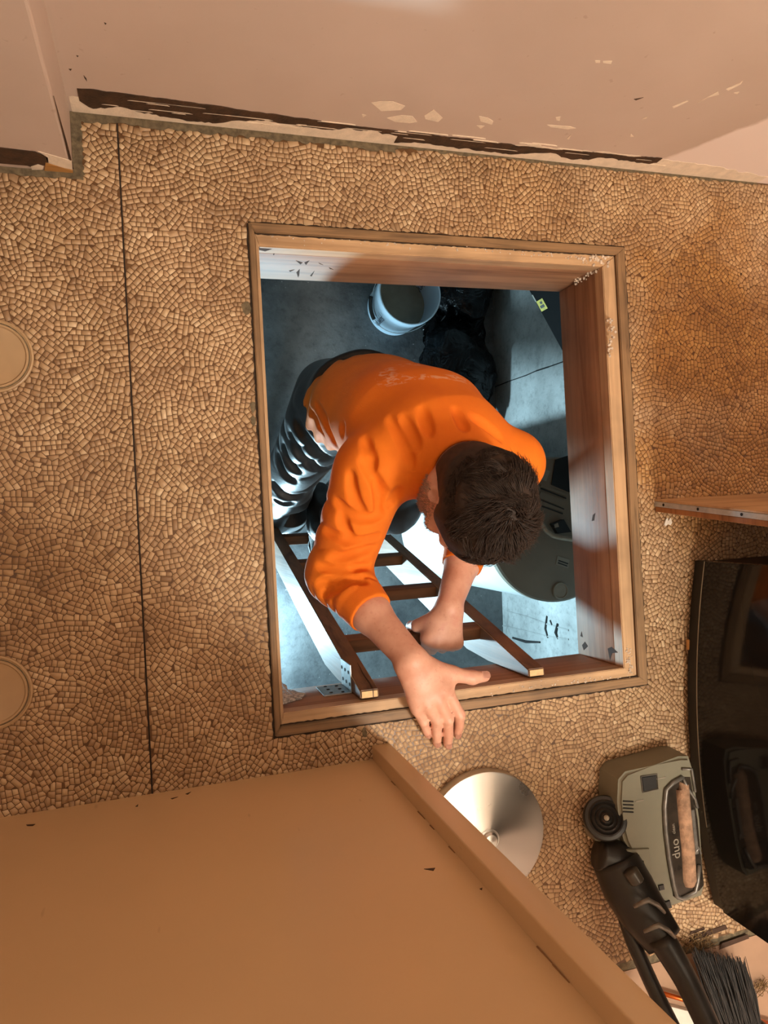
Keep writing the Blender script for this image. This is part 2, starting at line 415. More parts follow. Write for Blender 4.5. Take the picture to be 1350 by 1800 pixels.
for pix in ([(653, 180), (668, 178), (690, 178), (712, 186), (705, 193), (670, 195)], [(680, 207), (705, 202), (725, 204), (733, 214), (720, 216), (695, 214)], [(746, 203), (762, 192), (778, 207), (770, 214), (748, 209)],
            [(842, 204), (858, 207), (867, 213), (865, 219), (845, 213)], [(838, 220), (852, 221), (845, 226)], [(1046, 106), (1055, 106), (1055, 110), (1047, 110)], [(1060, 107), (1076, 107), (1074, 112), (1060, 110)],
            [(962, 219), (1002, 222), (1012, 225), (998, 227), (968, 223)], [(977, 206), (985, 205), (984, 212), (978, 211)], [(1182, 187), (1208, 176), (1210, 178), (1184, 190)], [(1226, 180), (1262, 160), (1264, 166), (1244, 171)],
            [(1276, 156), (1300, 146), (1306, 141), (1302, 148), (1280, 159)], [(1128, 209), (1138, 204), (1136, 208)], [(636, 200), (644, 202), (638, 206)], [(996, 243), (1004, 236), (1000, 245)], [(1109, 235), (1114, 240), (1108, 240)], [(1290, 163), (1300, 161), (1296, 165)]):
    wall_patch('paint_chip', pix, M_PLASTER, wn, y=YN, t=.0006)
for pix in ([(147, 132), (152, 138), (153, 143), (148, 136)], [(121, 121), (126, 121), (124, 124)], [(134, 97), (138, 98), (136, 100)], [(183, 39), (187, 41), (185, 43)], [(1114, 174), (1131, 171), (1118, 176)]):
    wall_patch('dark_nick', pix, M_ADHESIVE, wn, y=YN, t=.0006)
# the projection: plaster edge, adhesive, bare wood wedge, chipped corner
wall_patch('adhesive_band', [(-30, 255), (20, 261), (62, 266), (80, 275), (85, 288), (60, 294), (48, 290), (0, 286), (-30, 284)], M_ADHESIVE, wc, y=CHY, t=.0014)
wall_patch('plaster_edge', [(66, 265), (126, 282), (128, 297), (86, 290), (84, 276)], M_PLASTER, wc, y=CHY, t=.0010)
wall_patch('plaster_edge', [(54, 291), (66, 287), (76, 290), (74, 296), (56, 296)], M_PLASTER, wc, y=CHY, t=.0024)
M_RAWWOOD = wood('raw_wood', (176, 124, 66), (130, 84, 40), 0)
wall_patch('wood_wedge', [(80, 284), (128, 299), (128, 303), (78, 299)], M_RAWWOOD, wc, y=CHY, t=.0020)
b = B(); b.tube([(CHX+.001, CHY+.001, .012), (CHX+.0014, CHY+.001, .10), (CHX+.0008, CHY+.001, .22)], [.0022, .0015, .0004], 6); b.out('chipped_corner', M_ADHESIVE, wc)
wall_patch('plaster_edge', [(124, 170), (129, 190), (129, 215), (126, 196)], M_PLASTER, wc, x=CHX, t=.0012)

# partition with its door casing (bottom of the view)
def painted(name, c):
    m, nt, bs = nmat(name); v = coords(nt)
    cc = ramp(nt, noise(nt, v, 2.2, 5), [(.35, tuple(x*.93 for x in lin(c))), (.7, lin(c))])
    s = ramp(nt, noise(nt, coords(nt, (1, 1, .25)), 42, 2, .5), [(.72, (1, 1, 1)), (.77, (.5, .4, .3))]); cc = mixc(nt, .4, cc, s, 'MULTIPLY')
    nt.links.new(cc, bs.inputs['Base Color']); bs.inputs['Roughness'].default_value = .38; bump(nt, bs, noise(nt, v, 10, 4), .10, .004); return m
M_PART = painted('partition_paint', (222, 186, 140)); M_CASING = painted('casing_paint', (222, 186, 140))
YS = -.4515
M_STREAK = flat('dirt_streak', (150, 110, 70), .7, var=.2)
b = B(); b.box((FL0, YS-.11, -.03), (.370, YS, 2.4)); ws = tag(b.out('wall_south', M_PART), 'glossy ochre beige partition wall', kind='structure')
b = B(); b.box((.343, YS-.10, 0), (.377, YS+.026, 2.4), bev=.0025, seg=2); tr = tag(b.out('trim_1', M_CASING, auto=60), 'ochre beige door casing on the end of the partition', kind='structure')
for (u, v, L) in ((704, 1371, .02), (748, 1424, .03), (770, 1448, .016), (800, 1486, .02), (960, 1660, .03), (985, 1692, .03)):
    p = WY(u, v, YS); b = B(); x = .3425; z = p[2]
    b.prism([(x-.0016, YS, z), (x, YS, z), (x, YS, z+L), (x-.0008, YS, z+L)], (0, .0008, 0)); b.out('dirt_streak', M_STREAK, ws)
for pix in ([(46, 1450), (62, 1449), (58, 1452), (48, 1452)], [(238, 1418), (243, 1414), (242, 1418)], [(300, 1404), (313, 1401), (303, 1405)], [(326, 1396), (336, 1392), (330, 1397)], [(745, 1528), (765, 1526), (762, 1531)], [(843, 1563), (848, 1561), (847, 1565)]):
    P = [WY(u, v, YS) for u, v in pix]; b = B(); b.prism(P, (0, .0006, 0)); b.out('dark_nick', M_ADHESIVE, ws)

# the rest of the room shell, out of the photograph
M_CEIL = flat('ceiling_paint', (232, 222, 206), .8, var=.03)
b = B(); b.box((FL0-.1, -2.3, 2.4), (FL1+.1, YN+.1, 2.5)); tag(b.out('ceiling', M_CEIL), 'white ceiling of the kitchen', kind='structure')
b = B(); b.box((FL0-.1, -2.2, -.03), (FL0, YN+.1, 2.4)); tag(b.out('wall_west', M_WALL), 'beige wall on the west side', kind='structure')
b = B(); b.box((FL1, -2.2, -.03), (FL1+.1, YN+.1, 2.4)); tag(b.out('wall_east', M_WALL), 'beige wall on the east side', kind='structure')
b = B(); b.box((FL0-.1, -2.3, -.03), (FL1+.1, -2.2, 2.4)); tag(b.out('wall_hall', M_WALL), 'beige wall of the next room', kind='structure')

# floor of the next room beyond the threshold
M_HALL = flat('hall_floor', (160, 126, 100), .55, var=.12, scale=10)
b = B(); b.box((FL0, -2.2, -.03), (FL1, FLS-.02, -.002)); tag(b.out('floor_hall', M_HALL), 'pinkish beige floor of the next room', kind='structure')
b = B(); b.box((.36, FLS-.02, -.03), (FL1, FLS, -.004)); tag(b.out('trim_2', M_GRIME), 'dirty open joint at the door threshold', kind='structure')

# cellar -------------------------------------------------------------
def concrete(name, c, dark, crack=0, seed=0):
    m, nt, bs = nmat(name); v = coords(nt, loc=(seed, 0, 0))
    cc = ramp(nt, noise(nt, v, 3.5, 8, .62), [(.34, lin(dark)), (.62, lin(c))])
    sp = ramp(nt, noise(nt, v, 34, 7, .75), [(.34, (.35, .35, .35)), (.50, (1, 1, 1))]); cc = mixc(nt, .45, cc, sp, 'MULTIPLY')
    w = ramp(nt, noise(nt, v, 70, 2, .5), [(.73, (0, 0, 0)), (.76, (1, 1, 1))]); cc = mixc(nt, mth(nt, 'MULTIPLY', w, .5), cc, rgba((215, 215, 210)))
    nt.links.new(cc, bs.inputs['Base Color']); bs.inputs['Roughness'].default_value = .7
    bump(nt, bs, noise(nt, v, 30, 8, .65), .5, .006); return m
M_CFLOOR = concrete('cellar_floor', (122, 124, 124), (74, 76, 78)); M_CWALL = concrete('cellar_wall', (196, 198, 196), (150, 152, 150), seed=3)
b = B(); b.box((-1.2, -1.7, BZ-.06), (2.2, 1.75, BZ)); tag(b.out('floor_cellar', M_CFLOOR), 'dark stained concrete floor of the cellar', kind='structure')
ex0, ex1 = 1.472, 1.545
b = B(); b.prism([(ex0, -1.5, BZ), (ex0+.3, -1.5, BZ), (ex1+.3, 1.6, BZ), (ex1, 1.6, BZ)], (0, 0, -BZ-.05)); wce = tag(b.out('wall_cellar_east', M_CWALL), 'rough whitewashed concrete wall in the cellar', kind='structure')
b = B(); b.box((-1.2, 1.6, BZ), (2.0, 1.75, -.05)); tag(b.out('wall_cellar_north', M_CWALL), 'concrete wall in the dark back of the cellar', kind='structure')
b = B(); b.box((-1.2, -1.7, BZ), (2.0, -1.5, -.05)); tag(b.out('wall_cellar_south', M_CWALL), 'concrete wall under the kitchen', kind='structure')
b = B(); b.box((-1.2, -1.5, BZ), (-1.05, 1.6, -.05)); tag(b.out('wall_cellar_west', M_CWALL), 'concrete wall on the west side of the cellar', kind='structure')
def east(u, v):
    """point on the east cellar wall seen at this pixel"""
    d = np.array([u-675., v-900., F_PX]); w = np.array([d@CX, d@CY, d@CZ]); s = (ex1-ex0)/3.1
    t = (ex0+s*1.5)/(w[0]-s*w[1]); return w*t+np.array([0, 0, CAM_H])
M_CRACK = flat('crack', (40, 40, 40), .9)
pts = [east(u, v) for u, v in ((868, 681), (893, 671), (905, 667), (925, 660), (943, 652), (965, 645), (990, 636))]
b = B()
for p, q in zip(pts, pts[1:]): w = random.uniform(.0012, .0028); b.prism([(p[0]-.002, p[1]-w, p[2]), (q[0]-.002, q[1]-w, q[2]), (q[0]-.002, q[1]+w, q[2]), (p[0]-.002, p[1]+w, p[2])], (.004, 0, 0))
b.out('crack', M_CRACK, wce)
for L in ([(893, 1075), (930, 1085), (965, 1098), (1000, 1108)], [(884, 1100), (920, 1108), (960, 1118), (1000, 1124)], [(892, 1060), (893, 1085), (890, 1110), (895, 1130)]):
    b = B(); b.tube([east(u, v) for u, v in L], .004, 6); b.out('mortar_ridge', M_CWALL, wce)
for L in ([(962, 1085), (960, 1105), (964, 1122)], [(981, 1096), (978, 1112), (982, 1124)], [(968, 1090), (971, 1100)], [(902, 1122), (925, 1130), (950, 1128)]):
    b = B(); b.tube([east(u, v)+rng.normal(0, .003, 3) for u, v in L], [.005]+[.007]*(len(L)-2)+[.004], 6); b.out('crack', M_CRACK, wce)

# ------------------------------------------------------------------ hatch frame
M_FR_OUT = {a: wood('frame_outer_%d' % a, (146, 112, 76), (84, 62, 40), a, 22, .6, (70, 52, 36)) for a in (0, 1)}
M_FR_IN = {a: wood('frame_inner_%d' % a, (200, 162, 122), (170, 132, 94), a, 12, .6, (122, 94, 66)) for a in (0, 1)}
M_BOARD = {a: wood('joist_board_%d' % a, (168, 124, 90), (128, 86, 58), a, 9, .6, (112, 76, 52)) for a in (0, 1)}
hf = thing('hatch_frame', ((FX0+FX1)/2, FY0, 0), 'worn wooden frame lining the square floor hatch', 'hatch frame'); hf['kind'] = 'structure'; del hf['category']
so = {'w': .010, 'e': .022, 'n': .017, 's': .018}
def strip(name, poly, z0, z1, mat, n=8, bev=.0015):
    b = B(); b.prism([(x, y, z0) for x, y in poly], (0, 0, z1-z0))
    bmesh.ops.bevel(b.b, geom=b.b.edges[:], offset=bev, segments=2, affect='EDGES'); return b.out(name, mat, hf, auto=40)
ix0, ix1, iy0, iy1 = FX0+so['w'], FX1-so['e'], FY0+so['s'], FY1-so['n']
strip('outer_strip', [(FX0, FY1), (FX1, FY1), (ix1, iy1), (ix0, iy1)], -.03, .007, M_FR_OUT[0])
strip('outer_strip', [(FX0, FY0), (ix0, iy0), (ix1, iy0), (FX1, FY0)], -.03, .007, M_FR_OUT[0])
strip('outer_strip', [(FX0, FY0), (FX0, FY1), (ix0, iy1), (ix0, iy0)], -.03, .006, M_FR_OUT[1])
strip('outer_strip', [(FX1, FY0), (ix1, iy0), (ix1, iy1), (FX1, FY1)], -.03, .007, M_FR_OUT[1])
strip('ledge_strip', [(ix0, iy1), (ix1, iy1), (OX1, OY1), (OX0, OY1)], -.03, .001, M_FR_IN[0])
strip('ledge_strip', [(ix0, iy0), (OX0, OY0), (OX1, OY0), (ix1, iy0)], -.03, .002, M_FR_IN[0])
strip('ledge_strip', [(ix0, iy0), (ix0, iy1), (OX0, OY1), (OX0, OY0)], -.03, .001, M_FR_IN[1])
strip('ledge_strip', [(ix1, iy0), (OX1, OY0), (OX1, OY1), (ix1, iy1)], -.03, .001, M_FR_IN[1])
M_JOINT = flat('dirt_joint', (52, 38, 26), .95, var=.4, scale=120, bmp=.5)
for path, wd in (([(FX0, FY1+.0005, 0), (FX1+.003, FY1+.0005, 0)], .0030), ([(FX1+.0005, FY1, 0), (FX1+.0005, FY0, 0)], .0034), ([(FX1+.004, FY0-.0005, 0), (FX0-.003, FY0-.0005, 0)], .0036), ([(FX0-.0005, FY0, 0), (FX0-.0005, FY1, 0)], .0028)):
    ragged('dirt_joint', path, wd, .0016, M_JOINT, hf, .0014, 120)
for path in ([(ix1-.001, iy1-.0002, .001), (ix0, iy1-.0002, .001)], [(ix1-.0002, iy0, .001), (ix1-.0002, iy1, .001)][::-1], [(ix0, iy0+.0002, .002), (ix1, iy0+.0002, .002)]):
    ragged('dirt_joint', path, .0018, .0008, M_JOINT, hf, .0009, 120)
T = .035
for lo, hi, a in (((OX0-T, OY1, -.171), (OX1+T, OY1+T, -.030), 0), ((OX0-T, OY0-T, -.171), (OX1+T, OY0, -.030), 0), ((OX0-T, OY0, -.171), (OX0, OY1, -.030), 1), ((OX1, OY0, -.171), (OX1+T, OY1, -.030), 1)):
    b = B(); b.box(lo, hi, bev=.002, seg=2); b.out('joist_board', M_BOARD[a], hf, auto=40)
# crumbs of plaster and cobweb dust in the corners
M_DUST = flat('plaster_dust', (206, 186, 166), .95, var=.25, scale=120, bmp=.5)
def crumbs(name, pts, n, spread, rad, parent=hf, mat=M_DUST):
    b = B()
    for k in range(n):
        t = random.random()*(len(pts)-1); i = min(int(t), len(pts)-2); p = Vector(pts[i]).lerp(Vector(pts[i+1]), t-i)
        p += Vector((random.gauss(0, spread), random.gauss(0, spread), 0)); r = rad*random.uniform(.4, 1.3)
        s = bmesh.ops.create_icosphere(b.b, subdivisions=1, radius=r)['verts']
        for v in s: v.co = Vector((v.co.x*random.uniform(.7, 1.3), v.co.y*random.uniform(.7, 1.3), v.co.z*.6))+p
    o = b.out(name, mat, parent, sm=True); o['kind'] = 'stuff'; return o
crumbs('plaster_crumbs', [(OX1-.004, OY1-.002, -.10), (OX1+.0, OY1+.0, -.03), (OX1+.01, OY1+.014, .001), (OX1-.05, OY1+.012, .001)], 120, .005, .0035)
crumbs('plaster_crumbs', [(OX0+.02, OY1+.018, .001), (OX0+.4, OY1+.02, .001), (OX1-.05, OY1+.015, .001)], 90, .004, .0018)
crumbs('plaster_crumbs', [(OX1+.01, OY0-.02, .002), (OX1-.10, OY0-.015, .002), (OX1-.3, OY0-.012, .002)], 70, .004, .0020)
crumbs('plaster_crumbs', [(OX1+.014, OY0-.02, .002), (OX1+.012, OY0+.05, .001)], 40, .004, .0022)
crumbs('dust_clump', [WX(1072, 560, OX1+.004), WX(1078, 590, OX1+.004), WX(1070, 625, OX1+.004)], 40, .003, .0028)
# knife cuts and knots in the boards
M_SCAR = flat('wood_scar', (70, 48, 34), .9)
for pix in ([(452, 436), (478, 438), (466, 442), (453, 439)], [(508, 476), (518, 474), (510, 478)], [(521, 479), (527, 473), (526, 484), (524, 488)], [(545, 485), (553, 476), (548, 486)], [(520, 458), (532, 462), (528, 465)], [(535, 462), (544, 458), (538, 466)], [(480, 447), (483, 446), (481, 449)], [(560, 462), (568, 466), (562, 464)], [(578, 470), (586, 474), (580, 473)]):
    b = B(); P = [WY(u, v, OY1-.0004) for u, v in pix]; b.prism(P, (0, .003, 0)); b.out('knife_scar', M_SCAR, hf)
for pix in ([(1023, 1134), (1028, 1128), (1033, 1136), (1026, 1143)], [(1068, 1140), (1075, 1137), (1086, 1147), (1076, 1148), (1072, 1160)], [(1020, 1118), (1022, 1110), (1024, 1120)], [(1042, 905), (1046, 902), (1044, 915), (1040, 916)]):
    b = B(); P = [WX(u, v, OX1-.0004) for u, v in pix]; b.prism(P, (.003, 0, 0)); b.out('knot_hole', M_SCAR, hf)

# ================================================================== OBJECTS
def text_mesh(s, size, depth=.0003):
    c = bpy.data.curves.new('lettering', 'FONT'); c.body = s; c.size = size; c.extrude = depth; c.align_x = 'CENTER'; c.align_y = 'CENTER'; c.resolution_u = 3
    o = bpy.data.objects.new('lettering', c); COL.objects.link(o); dg = bpy.context.evaluated_depsgraph_get()
    me = bpy.data.meshes.new_from_object(o.evaluated_get(dg)); bpy.data.objects.remove(o); bpy.data.curves.remove(c); return me
def frame_mtx(o, x, y):
    """4x4 with origin o, local x and y axes as given"""
    x = Vector(x).normalized(); y = Vector(y); z = x.cross(y).normalized(); y = z.cross(x)
    return Matrix(((x.x, y.x, z.x, o[0]), (x.y, y.y, z.y, o[1]), (x.z, y.z, z.z, o[2]), (0, 0, 0, 1)))

# ---- ladder
M_LAD = wood('ladder_wood', (140, 104, 76), (88, 62, 46), 2, 9, .6, (78, 56, 42)); M_RUNG = wood('rung_wood', (134, 92, 62), (88, 58, 38), 0, 12, .6, (78, 52, 38)); M_END = flat('cut_wood', (226, 190, 140), .8, var=.12, scale=90)
LY = lambda z: -.3275+.261*(-z-.01)          # front (north) face of the rails at height z
lad = thing('ladder', (.52, LY(BZ), BZ), 'dark wooden ladder of thick planks leaning up to the hatch edge', 'ladder')
dirv = Vector((0, .26, -1)).normalized()
def ladder_rail(x0, x1, split):
    # section in the ladder's own frame: width along x, depth square to the rail
    dep = .088; n = Vector((0, -1, -.26)).normalized()       # towards the back (south, down)
    top = Vector((0, LY(-.012)+.0, -.012)); bot = Vector((0, LY(BZ)-.0, BZ))
    b = B(); P = []
    nose = Vector((0, OY0+.002, top.z)); low = bot+Vector((0, -dep*1.05, 0)); back = Vector((0, LY(-.32)-dep*1.03, -.32))
    poly = [top, bot, low, back, Vector((0, OY0+.002, -.20)), nose]
    b.prism([p+Vector((x0, 0, 0)) for p in poly], (x1-x0, 0, 0))
    bmesh.ops.bevel(b.b, geom=[e for e in b.b.edges], offset=.0022, segments=2, affect='EDGES')
    r = b.out('rail', M_LAD, lad, auto=40)
    c = B()
    sp = [(x0+.003, x1-.003)] if not split else [(x0+.003, x0+.0235), (x0+.026, x1-.003)]
    for s0, s1 in sp: c.box((s0, nose.y+.002, top.z-.001), (s1, top.y-.002, top.z+.0006))
    c.out('end_grain', M_END, r)
    if split:
        k = B(); L = [Vector((x0+.0247+.001*math.sin(i*1.7), LY(-.012-i*.022)+.0005, -.012-i*.022)) for i in range(6)]
        k.tube(L, [.0017, .0016, .0014, .001, .0007, .0003], 6); k.out('split_crack', M_SCAR, r)
    return r
xl = .3465; xr = .6960
ladder_rail(xl-.017, xl+.019, True); ladder_rail(xr-.019, xr+.017, False)
for i in range(6):
    z = -.255-i*.272; y = LY(z); mt = Matrix.Translation((0, y-.020, z)) @ Matrix.Rotation(math.atan(.26), 4, 'X')
    b = B(); b.box((xl+.016, -.014, -.020), (xr-.016, .016, .020), mt, bev=.004, seg=2); b.out('rung', M_RUNG, lad, auto=40)

# ---- perforated angle bracket on the left rail
M_GALV = flat('galvanised', (176, 182, 184), .35, .9, var=.25, scale=50); M_HOLE = flat('hole_dark', (24, 22, 20), .9)
br = thing('angle_bracket', (xl-.02, OY0, -.12), 'perforated galvanised angle bracket fixing the left ladder rail', 'bracket')
x0 = xl-.0172; yb = OY0
b = B(); b.box((x0-.0022, yb+.0005, -.150), (x0, yb+.055, -.072), bev=.0006); b.out('plate', M_GALV, br)
b = B(); b.box((x0-.056, yb+.0005, -.150), (x0, yb+.0027, -.072), bev=.0006); b.out('plate', M_GALV, br)
for i in range(3):
    for j in range(2):
        b = B(); b.lathe([(0, .0006), (.0034, .0006), (.0034, 0), (0, 0)], seg=10, mtx=Matrix.Translation((x0-.0022, yb+.016+j*.022, -.138+i*.027-.006*j)) @ Matrix.Rotation(-math.pi/2, 4, 'Y')); b.out('screw_hole', M_HOLE, br)
        b = B(); b.lathe([(0, .0006), (.0034, .0006), (.0034, 0), (0, 0)], seg=10, mtx=Matrix.Translation((x0-.016-j*.022, yb+.0027, -.138+i*.027-.006*j)) @ Matrix.Rotation(-math.pi/2, 4, 'X')); b.out('screw_hole', M_HOLE, br)
# ---- dusty cobweb in the corner
M_WEB, nt, bs = nmat('cobweb'); v = coords(nt); f = noise(nt, v, 160, 4, .7)
nt.links.new(ramp(nt, f, [(.3, lin((150, 146, 142))), (.6, lin((214, 210, 206)))]), bs.inputs['Base Color']); bs.inputs['Roughness'].default_value = 1
nt.links.new(ramp(nt, f, [(.36, (.25, .25, .25)), (.55, (1, 1, 1))]), bs.inputs['Alpha'])
b = B(); web = [(OX0+.001, OY0+.05, -.15), (OX0+.012, OY0+.035, -.145), (OX0+.03, OY0+.012, -.12), (OX0+.062, OY0+.003, -.105), (OX0+.045, OY0+.002, -.07), (OX0+.001, OY0+.003, -.045), (OX0+.001, OY0+.025, -.09)]
vs = [b.b.verts.new(p) for p in web]; c0 = b.b.verts.new((OX0+.014, OY0+.014, -.098))
for i in range(len(vs)): b.b.faces.new((c0, vs[i], vs[(i+1) % len(vs)]))
bmesh.ops.subdivide_edges(b.b, edges=b.b.edges[:], cuts=3, use_grid_fill=True)
for w in b.b.verts: w.co += Vector((random.gauss(0, .0008), random.gauss(0, .0008), random.gauss(0, .0008)))
bmesh.ops.solidify(b.b, geom=b.b.faces[:], thickness=.0008)
tag(b.out('cobweb', M_WEB, None, sm=True), 'dusty grey cobweb in the corner of the hatch beside the bracket', 'cobweb')

# ---- bucket
M_PAIL = flat('pail_plastic', (206, 226, 242), .35, var=.04, scale=8); M_WATER = flat('dirty_water', (150, 150, 134), .12, var=.2, scale=9); M_BLACK = flat('black_plastic', (13, 12, 11), .45); M_INK = flat('ink', (40, 46, 70), .6)
bc = W(690, 544, BZ); bk = thing('bucket', (bc[0], bc[1], BZ), 'white plastic bucket with measuring scale and dirty water on cellar floor', 'bucket')
rb, rt, hb = .120, .136, .245
b = B(); b.lathe([(0, .002), (rb-.006, .002), (rb, .008), (rt-.006, hb*.80), (rt-.002, hb*.81), (rt-.002, hb*.86), (rt, hb*.87), (rt, hb*.9), (rt+.001, hb), (rt-.002, hb+.002), (rt-.006, hb), (rt-.008, hb*.8), (rb-.003, .010), (0, .010)], bc, 56); body = b.out('shell', M_PAIL, bk, auto=35)
b = B(); b.lathe([(0, .085), (rb+.001, .085), (rb-.001, .078), (0, .078)], bc, 48); b.out('water', M_WATER, bk)
def on_pail(me, ang, zc, rot, inside=False):
    for v in me.vertices:
        x, y = v.co.x*math.cos(rot)-v.co.y*math.sin(rot), v.co.x*math.sin(rot)+v.co.y*math.cos(rot)
        z = zc+y; r = rb+(rt-rb)*z/hb
        r = r-.0085 if inside else r+.0006+v.co.z
        a = ang+(x/r)*(-1 if inside else 1); v.co = Vector((bc[0]+r*math.cos(a), bc[1]+r*math.sin(a), BZ+z))
    return me
link('scale_lettering', on_pail(text_mesh('QUARTS', .030), math.radians(222), .10, math.pi/2), M_INK, body)
link('scale_lettering', on_pail(text_mesh('QUARTS', .034), math.radians(35), .135, math.pi/2, True), M_INK, body)
for k in range(7):
    b = B(); b.box((-.016 if k % 2 else -.009, -.0006, 0), (.016 if k % 2 else .009, .0006, .0003)); o = b.out('scale_mark', M_INK, body); on_pail(o.data, math.radians(214), .035+k*.024, 0)
b = B(); b.tube([(bc[0]+(rt+.004)*math.cos(t), bc[1]+(rt+.004)*math.sin(t), BZ+hb*.8-.10*math.sin((t-math.radians(150))/math.radians(155)*math.pi)) for t in np.linspace(math.radians(150), math.radians(305), 22)], .0018, 8); hd = b.out('wire_handle', M_GALV, bk, sm=True)
b = B(); b.tube([(bc[0]+(rt+.006)*math.cos(t), bc[1]+(rt+.006)*math.sin(t), BZ+hb*.8-.10*math.sin((t-math.radians(150))/math.radians(155)*math.pi)) for t in np.linspace(math.radians(176), math.radians(212), 10)], .0085, 10); b.out('grip', M_BLACK, hd, sm=True)

# ---- black refuse sacks on the cellar floor
M_SACK, nt, bs = nmat('sack_plastic'); v = coords(nt); bs.inputs['Base Color'].default_value = (.006, .006, .007, 1); bs.inputs['Roughness'].default_value = .22; bs.inputs['Specular IOR Level'].default_value = .3
nn = noise(nt, coords(nt, (1, 1, .6)), 9, 4, .5, 1.5); bump(nt, bs, nn, .9, .03)
nt.links.new(ramp(nt, nn, [(.4, (.004, .004, .005)), (.7, (.013, .013, .014))]), bs.inputs['Base Color'])
def sack(c, r, label, seed):
    b = B(); bmesh.ops.create_icosphere(b.b, subdivisions=4, radius=1); rr = random.Random(seed); ph = [rr.uniform(0, 6) for _ in range(8)]
    for w in b.b.verts:
        n = w.co.copy(); k = 1+.10*math.sin(3*n.x+ph[0]+2*n.z)+.08*math.sin(5*n.y+ph[1]+2*n.x)+.05*math.sin(9*n.z+ph[2]+3*n.y)+.03*math.sin(17*math.atan2(n.y, n.x)+4*n.z)
        w.co = Vector((c[0]+n.x*r[0]*k, c[1]+n.y*r[1]*k, max(c[2]+n.z*r[2]*k, BZ+.0105)))
    t = thing('refuse_sack', (c[0], c[1], BZ), label, 'sack', 'black sacks on the cellar floor')
    b.out('body', M_SACK, t, sm=True)
    q = B(); q.tube([(c[0], c[1], c[2]+r[2]*.8), (c[0]+.01, c[1]-.01, c[2]+r[2]*.98), (c[0]+.04, c[1]-.04, c[2]+r[2]*1.1)], [.04, .014, .03], 12); q.out('tied_neck', M_SACK, t, sm=True)
sack((1.285, .58, BZ+.085), (.195, .25, .10), 'black shiny plastic sack right of the orange shirt, nearest the man', 1)
sack((1.345, 1.08, BZ+.085), (.15, .22, .10), 'black plastic sack behind the bucket, against the cellar wall', 2)

# ---- black plastic sheeting under the sacks
nxs, nys = 26, 60; V = []; Q = []
for i in range(nxs):
    for j in range(nys):
        x = 1.165+i/(nxs-1)*.315+(.02*math.sin(j*.5) if i == 0 else 0); y = .30+j/(nys-1)*1.02
        V.append((x+.004*math.sin(j*1.3), y, BZ+.004+.003*math.sin(x*70+3*math.sin(y*19))*math.sin(y*37)+.002*math.sin(x*140-y*90)))
for i in range(nxs-1):
    for j in range(nys-1): Q.append((i*nys+j, (i+1)*nys+j, (i+1)*nys+j+1, i*nys+j+1))
me = mesh_np('plastic_sheet', V, Q); bmx = bmesh.new(); bmx.from_mesh(me); bmesh.ops.solidify(bmx, geom=bmx.faces[:], thickness=.0015); bmx.to_mesh(me); bmx.free()
tag(link('plastic_sheet', me, M_SACK, None, True), 'crumpled black plastic sheet spread on the cellar floor under the sacks', 'plastic sheet')

# ---- water heater
M_TANK = flat('tank_enamel', (226, 230, 230), .35, var=.05, scale=10); M_TOP = flat('tank_top', (128, 120, 106), .55, var=.10, scale=8); M_LABEL = flat('label_paper', (150, 146, 134), .7, var=.1)
TX, TY, TZ, TR = 1.238, -.084, -.84, .238
wh = thing('water_heater', (TX, TY, BZ), 'white cylindrical water heater with grey-brown top beside the cellar wall', 'water heater')
b = B(); b.lathe([(0, BZ+.03), (TR-.02, BZ+.03), (TR, BZ+.05), (TR, TZ-.05), (TR-.001, TZ-.02)], (TX, TY, 0), 72); b.out('tank', M_TANK, wh, auto=40)
b = B(); b.lathe([(TR-.002, TZ-.03), (TR+.004, TZ-.03), (TR+.004, TZ-.006), (TR-.002, TZ), (0, TZ+.003)], (TX, TY, 0), 72); top = b.out('top_cap', M_TOP, wh, auto=30)
for k in range(3):
    a = 2.1*k+.5; b = B(); b.box((TX+.18*math.cos(a)-.02, TY+.18*math.sin(a)-.02, BZ), (TX+.18*math.cos(a)+.02, TY+.18*math.sin(a)+.02, BZ+.035)); b.out('foot', M_BLACK, wh)
p = W(984, 1038, TZ); b = B(); b.lathe([(0, .003), (.022, .003), (.024, .006), (.027, .006), (.029, 0)], (p[0], p[1], TZ+.002), 32); b.out('round_cap', flat('cap', (140, 130, 112), .4), wh, auto=30)
def quad_on_top(name, pix, z, t, mat, parent=wh):
    b = B(); b.prism([(*W(u, v, z)[:2], TZ+.002) for u, v in pix], (0, 0, t)); return b.out(name, mat, parent)
quad_on_top('label', [(941, 820), (966, 828), (959, 846), (935, 838)], TZ, .002, M_LABEL)
quad_on_top('black_recess', [(975, 808), (1000, 800), (1010, 870), (968, 852)], TZ, .003, M_BLACK)
for a in ([(950, 852), (996, 868), (994, 872), (948, 856)], [(950, 864), (993, 880), (990, 893), (945, 875)], [(948, 878), (990, 893), (988, 900), (944, 886)]):
    o = quad_on_top('vent_plate', a, TZ, .003, M_TOP)
for a in ([(950, 858), (994, 875), (994, 877), (950, 860)], [(944, 876), (990, 894), (990, 896), (944, 878)], [(946, 887), (988, 902), (988, 904), (946, 889)]):
    quad_on_top('vent_slot', a, TZ, .0035, M_BLACK)
lb = quad_on_top('rating_label', [(979, 977), (1000, 984), (998, 999), (976, 992)], TZ, .002, M_LABEL)
for a in ([(981, 984), (998, 990), (997, 992), (980, 986)], [(980, 988), (996, 994), (996, 996), (979, 990)]): quad_on_top('print_line', a, TZ, .0026, M_BLACK, lb)
quad_on_top('junction_box', [(965, 921), (985, 913), (998, 935), (975, 938)], TZ, .02, M_BLACK)
quad_on_top('junction_plate', [(968, 922), (974, 919), (976, 926), (969, 928)], TZ, .022, M_LABEL)
